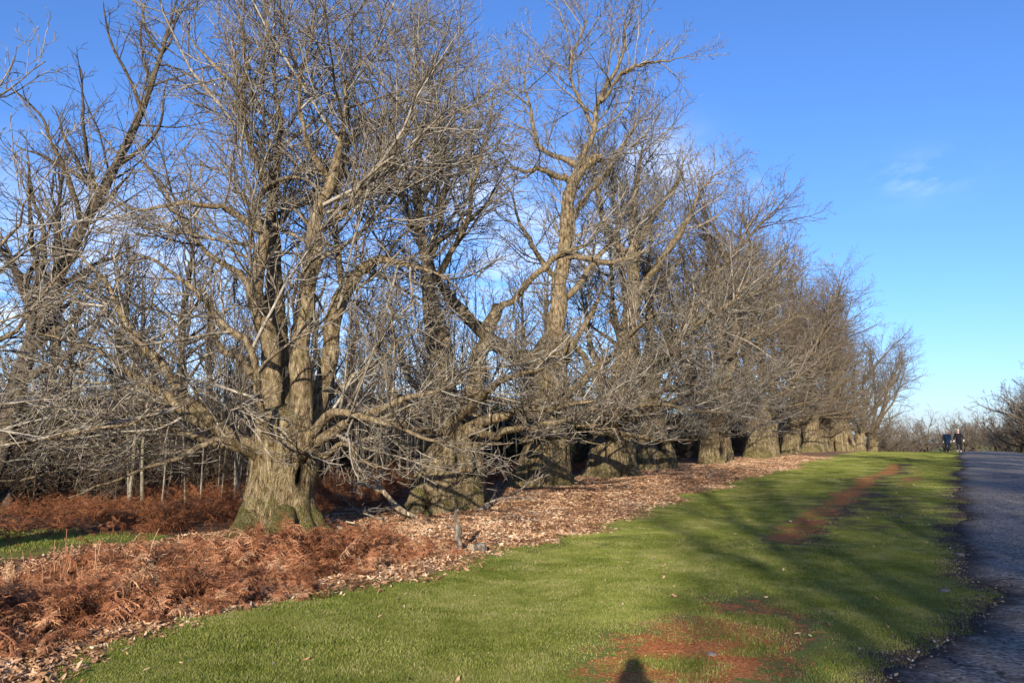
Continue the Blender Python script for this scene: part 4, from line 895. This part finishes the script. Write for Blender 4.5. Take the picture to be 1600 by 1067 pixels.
for (px, py, Lp, lab, sd) in [(747, 862, .21, 'small cut log lying beside the upright stick', 7), (925, 740, .55, 'pale log lying at the foot of the fourth pollard', 8)]:
    v = onground(px, py); r = .07; root = empty('log', v, .5 if sd == 7 else 0); tag(root, lab, 'log')
    g = np.random.default_rng(sd); o = spline([(-Lp/2, 0, r*.8, r), (-Lp/6, .01, r*.85, r*.95), (Lp/5, 0, r*.8, r*1.02), (Lp/2, .01, r*.8, r*.9)], 12)
    V, F = knobbly(o[:, :3], o[:, 3], 14, g, .15); obj('bark', mesh_np('bark', V, F), M['greywood'] if sd == 7 else M['deadwood'], root)
    for e, sg in ((0, -1), (-1, 1)):
        ring = V[:14] if e == 0 else V[-14:]; c = ring.mean(0) + np.array([sg*.006, 0, 0]); VV = np.vstack([ring + np.array([sg*.002, 0, 0]), c]); T = np.array([(i, (i+1) % 14, 14) for i in range(14)]); obj('cut_end', mesh_np('cut_end', VV, None, T), M['deadwood'], root)
for (px, py, r, lab, sd) in [(167, 786, .28, 'dark rotten stump in the glade, nearer the big pollard', 12), (6, 796, .30, 'dark pointed stump at the left edge of the glade', 13)]:
    v = onground(px, py); root = empty('stump', v); tag(root, lab, 'stump')
    me = bole_mesh('stump_wood', [(0, 0, -.1, r), (0, 0, .1, r*.9), (.03, 0, .28, r*.75), (.06, 0, .38 if sd == 12 else .5, r*(.6 if sd == 12 else .25))], sd, K=24, rings=16, flare=.5, lump=.3); obj('stump_wood', me, M['brush'], root)
g = np.random.default_rng(15)
def twiggy(px, py, L, lab, sd):
    v = onground(px, py); gg = np.random.default_rng(sd); P, R = rlimb((0, 0, .06), gg.uniform(0, 6.28), .12, L, .025, gg, 0, .12); root = empty('fallen_branch', v); tag(root, lab, 'branch')
    V, F = knobbly(P, R, 6, gg); obj('stem', mesh_np('stem', V, F), M['greywood'], root)
    P1, R1 = children(P[None], R[None], 9, (.2, 1), .3, (25, 60), .12, .02, 7, gg, .012, .6, .004, .2, .8); V, F = tubes(P1, R1, 4); obj('side_twigs', mesh_np('side_twigs', V, F), M['greywood'], root)
twiggy(540, 800, 1.8, 'twiggy grey dead branch lying between first and second trunks', 31)
twiggy(800, 776, 2.2, 'twiggy grey dead branch lying left of the third trunk', 32)
twiggy(505, 812, 1.6, 'twiggy grey dead branch lying against the foot of the nearest pollard', 34)
twiggy(575, 790, 1.7, 'twiggy grey dead branch lying behind the pale leaning branch', 35)
twiggy(600, 815, 1.3, 'twiggy grey dead branch lying below the pale leaning branch', 33)

# ------------------------------------------------------------------ people
def flat_mat(name, c, rough=.8):
    k = NT(name); f = k.noise(k.pos(True), 14, 3); k.col(k.ramp(f, [(0.3, tuple(x*.75 for x in c)), (0.7, c)])); k.b.inputs['Roughness'].default_value = rough; return k.m
M['skin'] = flat_mat('skin', (.52, .33, .25), .5); M['navy'] = flat_mat('navy_coat', (.015, .035, .07)); M['black'] = flat_mat('black_coat', (.014, .014, .018)); M['jean'] = flat_mat('dark_trousers', (.02, .022, .035))
M['white'] = flat_mat('white_cloth', (.75, .74, .72)); M['boot'] = flat_mat('brown_boot', (.12, .06, .035)); M['hairg'] = flat_mat('grey_hair', (.55, .50, .44)); M['hairb'] = flat_mat('brown_hair', (.09, .05, .03))
def skin(name, verts, edges, radii, mat, parent, sub=2):
    me = bpy.data.meshes.new(name); me.from_pydata(verts, edges, []); me.materials.append(mat); o = bpy.data.objects.new(name, me); C.objects.link(o); o.parent = parent
    o.modifiers.new('skin', 'SKIN').use_smooth_shade = True
    for v, r in zip(me.skin_vertices[0].data, radii): v.radius = r if isinstance(r, tuple) else (r, r)
    me.skin_vertices[0].data[0].use_root = True
    s = o.modifiers.new('sub', 'SUBSURF'); s.levels = sub; s.render_levels = sub; return o
def person(loc, rz, label, coat, hair, shoe, arms, stride, glove=None, scale=1.0, hat=False):
    """facing local -y; arms: elbow and hand for each side"""
    root = empty('person', loc, rz, scale); tag(root, label, 'person')
    s = stride
    ank = [(-.10, -s, .08 + (.03 if s > .1 else 0)), (.10, s*.8, .08)]; kn = [(-.10, -s*.6 - .03, .49), (.10, s*.35 - .05, .49)]
    (eL, hL), (eR, hR) = arms
    V = [(0, 0, .94), (0, .0, 1.15), (0, .01, 1.36), (0, .0, 1.50), (0, -.015, 1.58), (0, -.02, 1.66), (0, -.015, 1.72),
         (-.10, 0, .88), kn[0], ank[0], (ank[0][0], ank[0][1] - .15, .04), (.10, 0, .88), kn[1], ank[1], (ank[1][0], ank[1][1] - .15, .04),
         (-.19, .01, 1.40), eL, hL, (.19, .01, 1.40), eR, hR]
    E = [(0, 1), (1, 2), (2, 3), (3, 4), (4, 5), (5, 6), (0, 7), (7, 8), (8, 9), (9, 10), (0, 11), (11, 12), (12, 13), (13, 14), (2, 15), (15, 16), (16, 17), (2, 18), (18, 19), (19, 20)]
    R = [(.15, .11), (.13, .10), (.15, .10), .055, .075, .095, .07, .09, .06, .042, .035, .09, .06, .042, .035, .06, .045, .032, .06, .045, .032]
    skin('body', V, E, R, M['skin'], root)
    # coat: torso, skirt and sleeves
    def mid(a, b, f): return tuple(a[i] + (b[i] - a[i])*f for i in range(3))
    wl, wr = mid(eL, hL, .85), mid(eR, hR, .85)
    skin('coat', [(0, 0, .60), (0, 0, .92), (0, 0, 1.15), (0, .01, 1.36), (0, .005, 1.47), (-.19, .01, 1.40), eL, wl, (.19, .01, 1.40), eR, wr], [(0, 1), (1, 2), (2, 3), (3, 4), (3, 5), (5, 6), (6, 7), (3, 8), (8, 9), (9, 10)],
         [(.25, .20), (.225, .175), (.20, .15), (.20, .14), .11, .085, .068, .055, .085, .068, .055], coat, root)
    for sd, (a, k) in enumerate(zip(ank, kn)):
        x = -.10 if sd == 0 else .10
        skin('trouser_leg', [(x, 0, .90), k, (a[0], a[1], a[2] + .05)], [(0, 1), (1, 2)], [.105, .078, .062], M['jean'], root)
        skin('shoe', [(a[0], a[1] + .05, a[2] - .02), (a[0], a[1] - .06, a[2] - .03), (a[0], a[1] - .19, a[2] - .04)], [(0, 1), (1, 2)], [(.05, .05), (.055, .045), (.045, .035)], shoe, root)
    skin('hair', [(0, .045, 1.60), (0, .05, 1.69), (0, .0, 1.755), (0, -.06, 1.75)], [(0, 1), (1, 2), (2, 3)], [.075, .09, .085, .045], hair, root)
    for e, h in ((eL, hL), (eR, hR)):
        d = Vector(h) - Vector(e); d.normalize(); side = d.cross(Vector((0, 1, .2))).normalized(); gm_ = glove or M['skin']
        b = Vector(h); vs_ = [tuple(b - d*.04), tuple(b + d*.05)]; es = [(0, 1)]; rs_ = [.032, (.04, .02)]
        for q in range(4):
            o_ = b + d*.06 + side*(.03 - .02*q); vs_ += [tuple(o_ + d*.035), tuple(o_ + d*(.07 - .008*abs(q - 1.3)) + Vector((0, -.012, 0)))]; es += [(1, len(vs_) - 2), (len(vs_) - 2, len(vs_) - 1)]; rs_ += [.0095, .0085]
        vs_ += [tuple(b + side*.045 + d*.02), tuple(b + side*.055 + d*.055)]; es += [(0, len(vs_) - 2), (len(vs_) - 2, len(vs_) - 1)]; rs_ += [.0105, .009]
        skin('hand', vs_, es, rs_, gm_, root, 1)
    # face
    for x in (-.035, .035): skin('eye', [(x, -.108, 1.665), (x, -.112, 1.665)], [(0, 1)], [.010, .007], M['black'], root, 1)
    skin('nose', [(0, -.10, 1.66), (0, -.125, 1.63)], [(0, 1)], [.010, .014], M['skin'], root, 1)
    skin('mouth', [(-.022, -.098, 1.592), (.022, -.098, 1.592)], [(0, 1)], [.006, .006], M['boot'], root, 1)
    return root
down = (((-.27, .03, 1.13), (-.27, -.06, .88)), ((.27, -.02, 1.13), (.26, -.12, .90)))
face = -rad(31)
Yp = 62.0
p1 = put_px(1480, Yp); person(p1, face, 'person in dark navy coat with brown boots, left of the two walkers', M['navy'], M['hairg'], M['boot'], down, .14)
p2 = put_px(1498, Yp); p2.z += .05
person(p2, face, 'person in black coat with pale gloves and white shoes, right of the two walkers', M['black'], M['hairg'], M['white'], (((-.30, .02, 1.13), (-.33, -.05, .90)), ((.30, -.02, 1.15), (.34, -.14, .95))), .17, glove=M['white'])
# photographer, whose shadow falls on the turf; faces the way the camera looks
person((0, -.20, H0 - .0), math.pi, 'person in dark coat standing behind the camera, casting the head shadow', M['black'], M['hairb'], M['boot'], (((-.34, -.10, 1.22), (-.10, -.13, 1.56)), ((.34, -.10, 1.22), (.10, -.13, 1.56))), .03)

# ------------------------------------------------------------------ small stones on the turf and the road edge
k = NT('stone'); k.col(k.ramp(k.noise(k.pos(), 40, 4), [(0.3, (.09, .075, .065)), (0.7, (.26, .22, .185))])); M['stone'] = k.m
for i, (px, py, r, lab) in enumerate([(1112, 1024, .030, 'small grey stone lying on the orange clay patch'), (1478, 924, .05, 'stone at the broken edge of the road'), (1020, 876, .028, 'small pale stone on the sunny turf'), (1258, 883, .022, 'small pale stone on the turf near the worn track'), (1500, 868, .06, 'flat stone on the road edge where the tarmac crumbles')]):
    v = onground(px, py); gg = np.random.default_rng(i); me = bole_mesh('stone', [(0, 0, -r*.4, r*.8), (0, 0, r*.1, r*1.1), (0, 0, r*.5, r*.8), (0, 0, r*.7, r*.3)], 60 + i, K=14, rings=8, flare=0, lump=.35, cap=.004)
    o = obj('stone', me, M['stone']); o.location = v; tag(o, lab, 'stone')
print('crown tris', TRI, 'objects', len(bpy.data.objects))
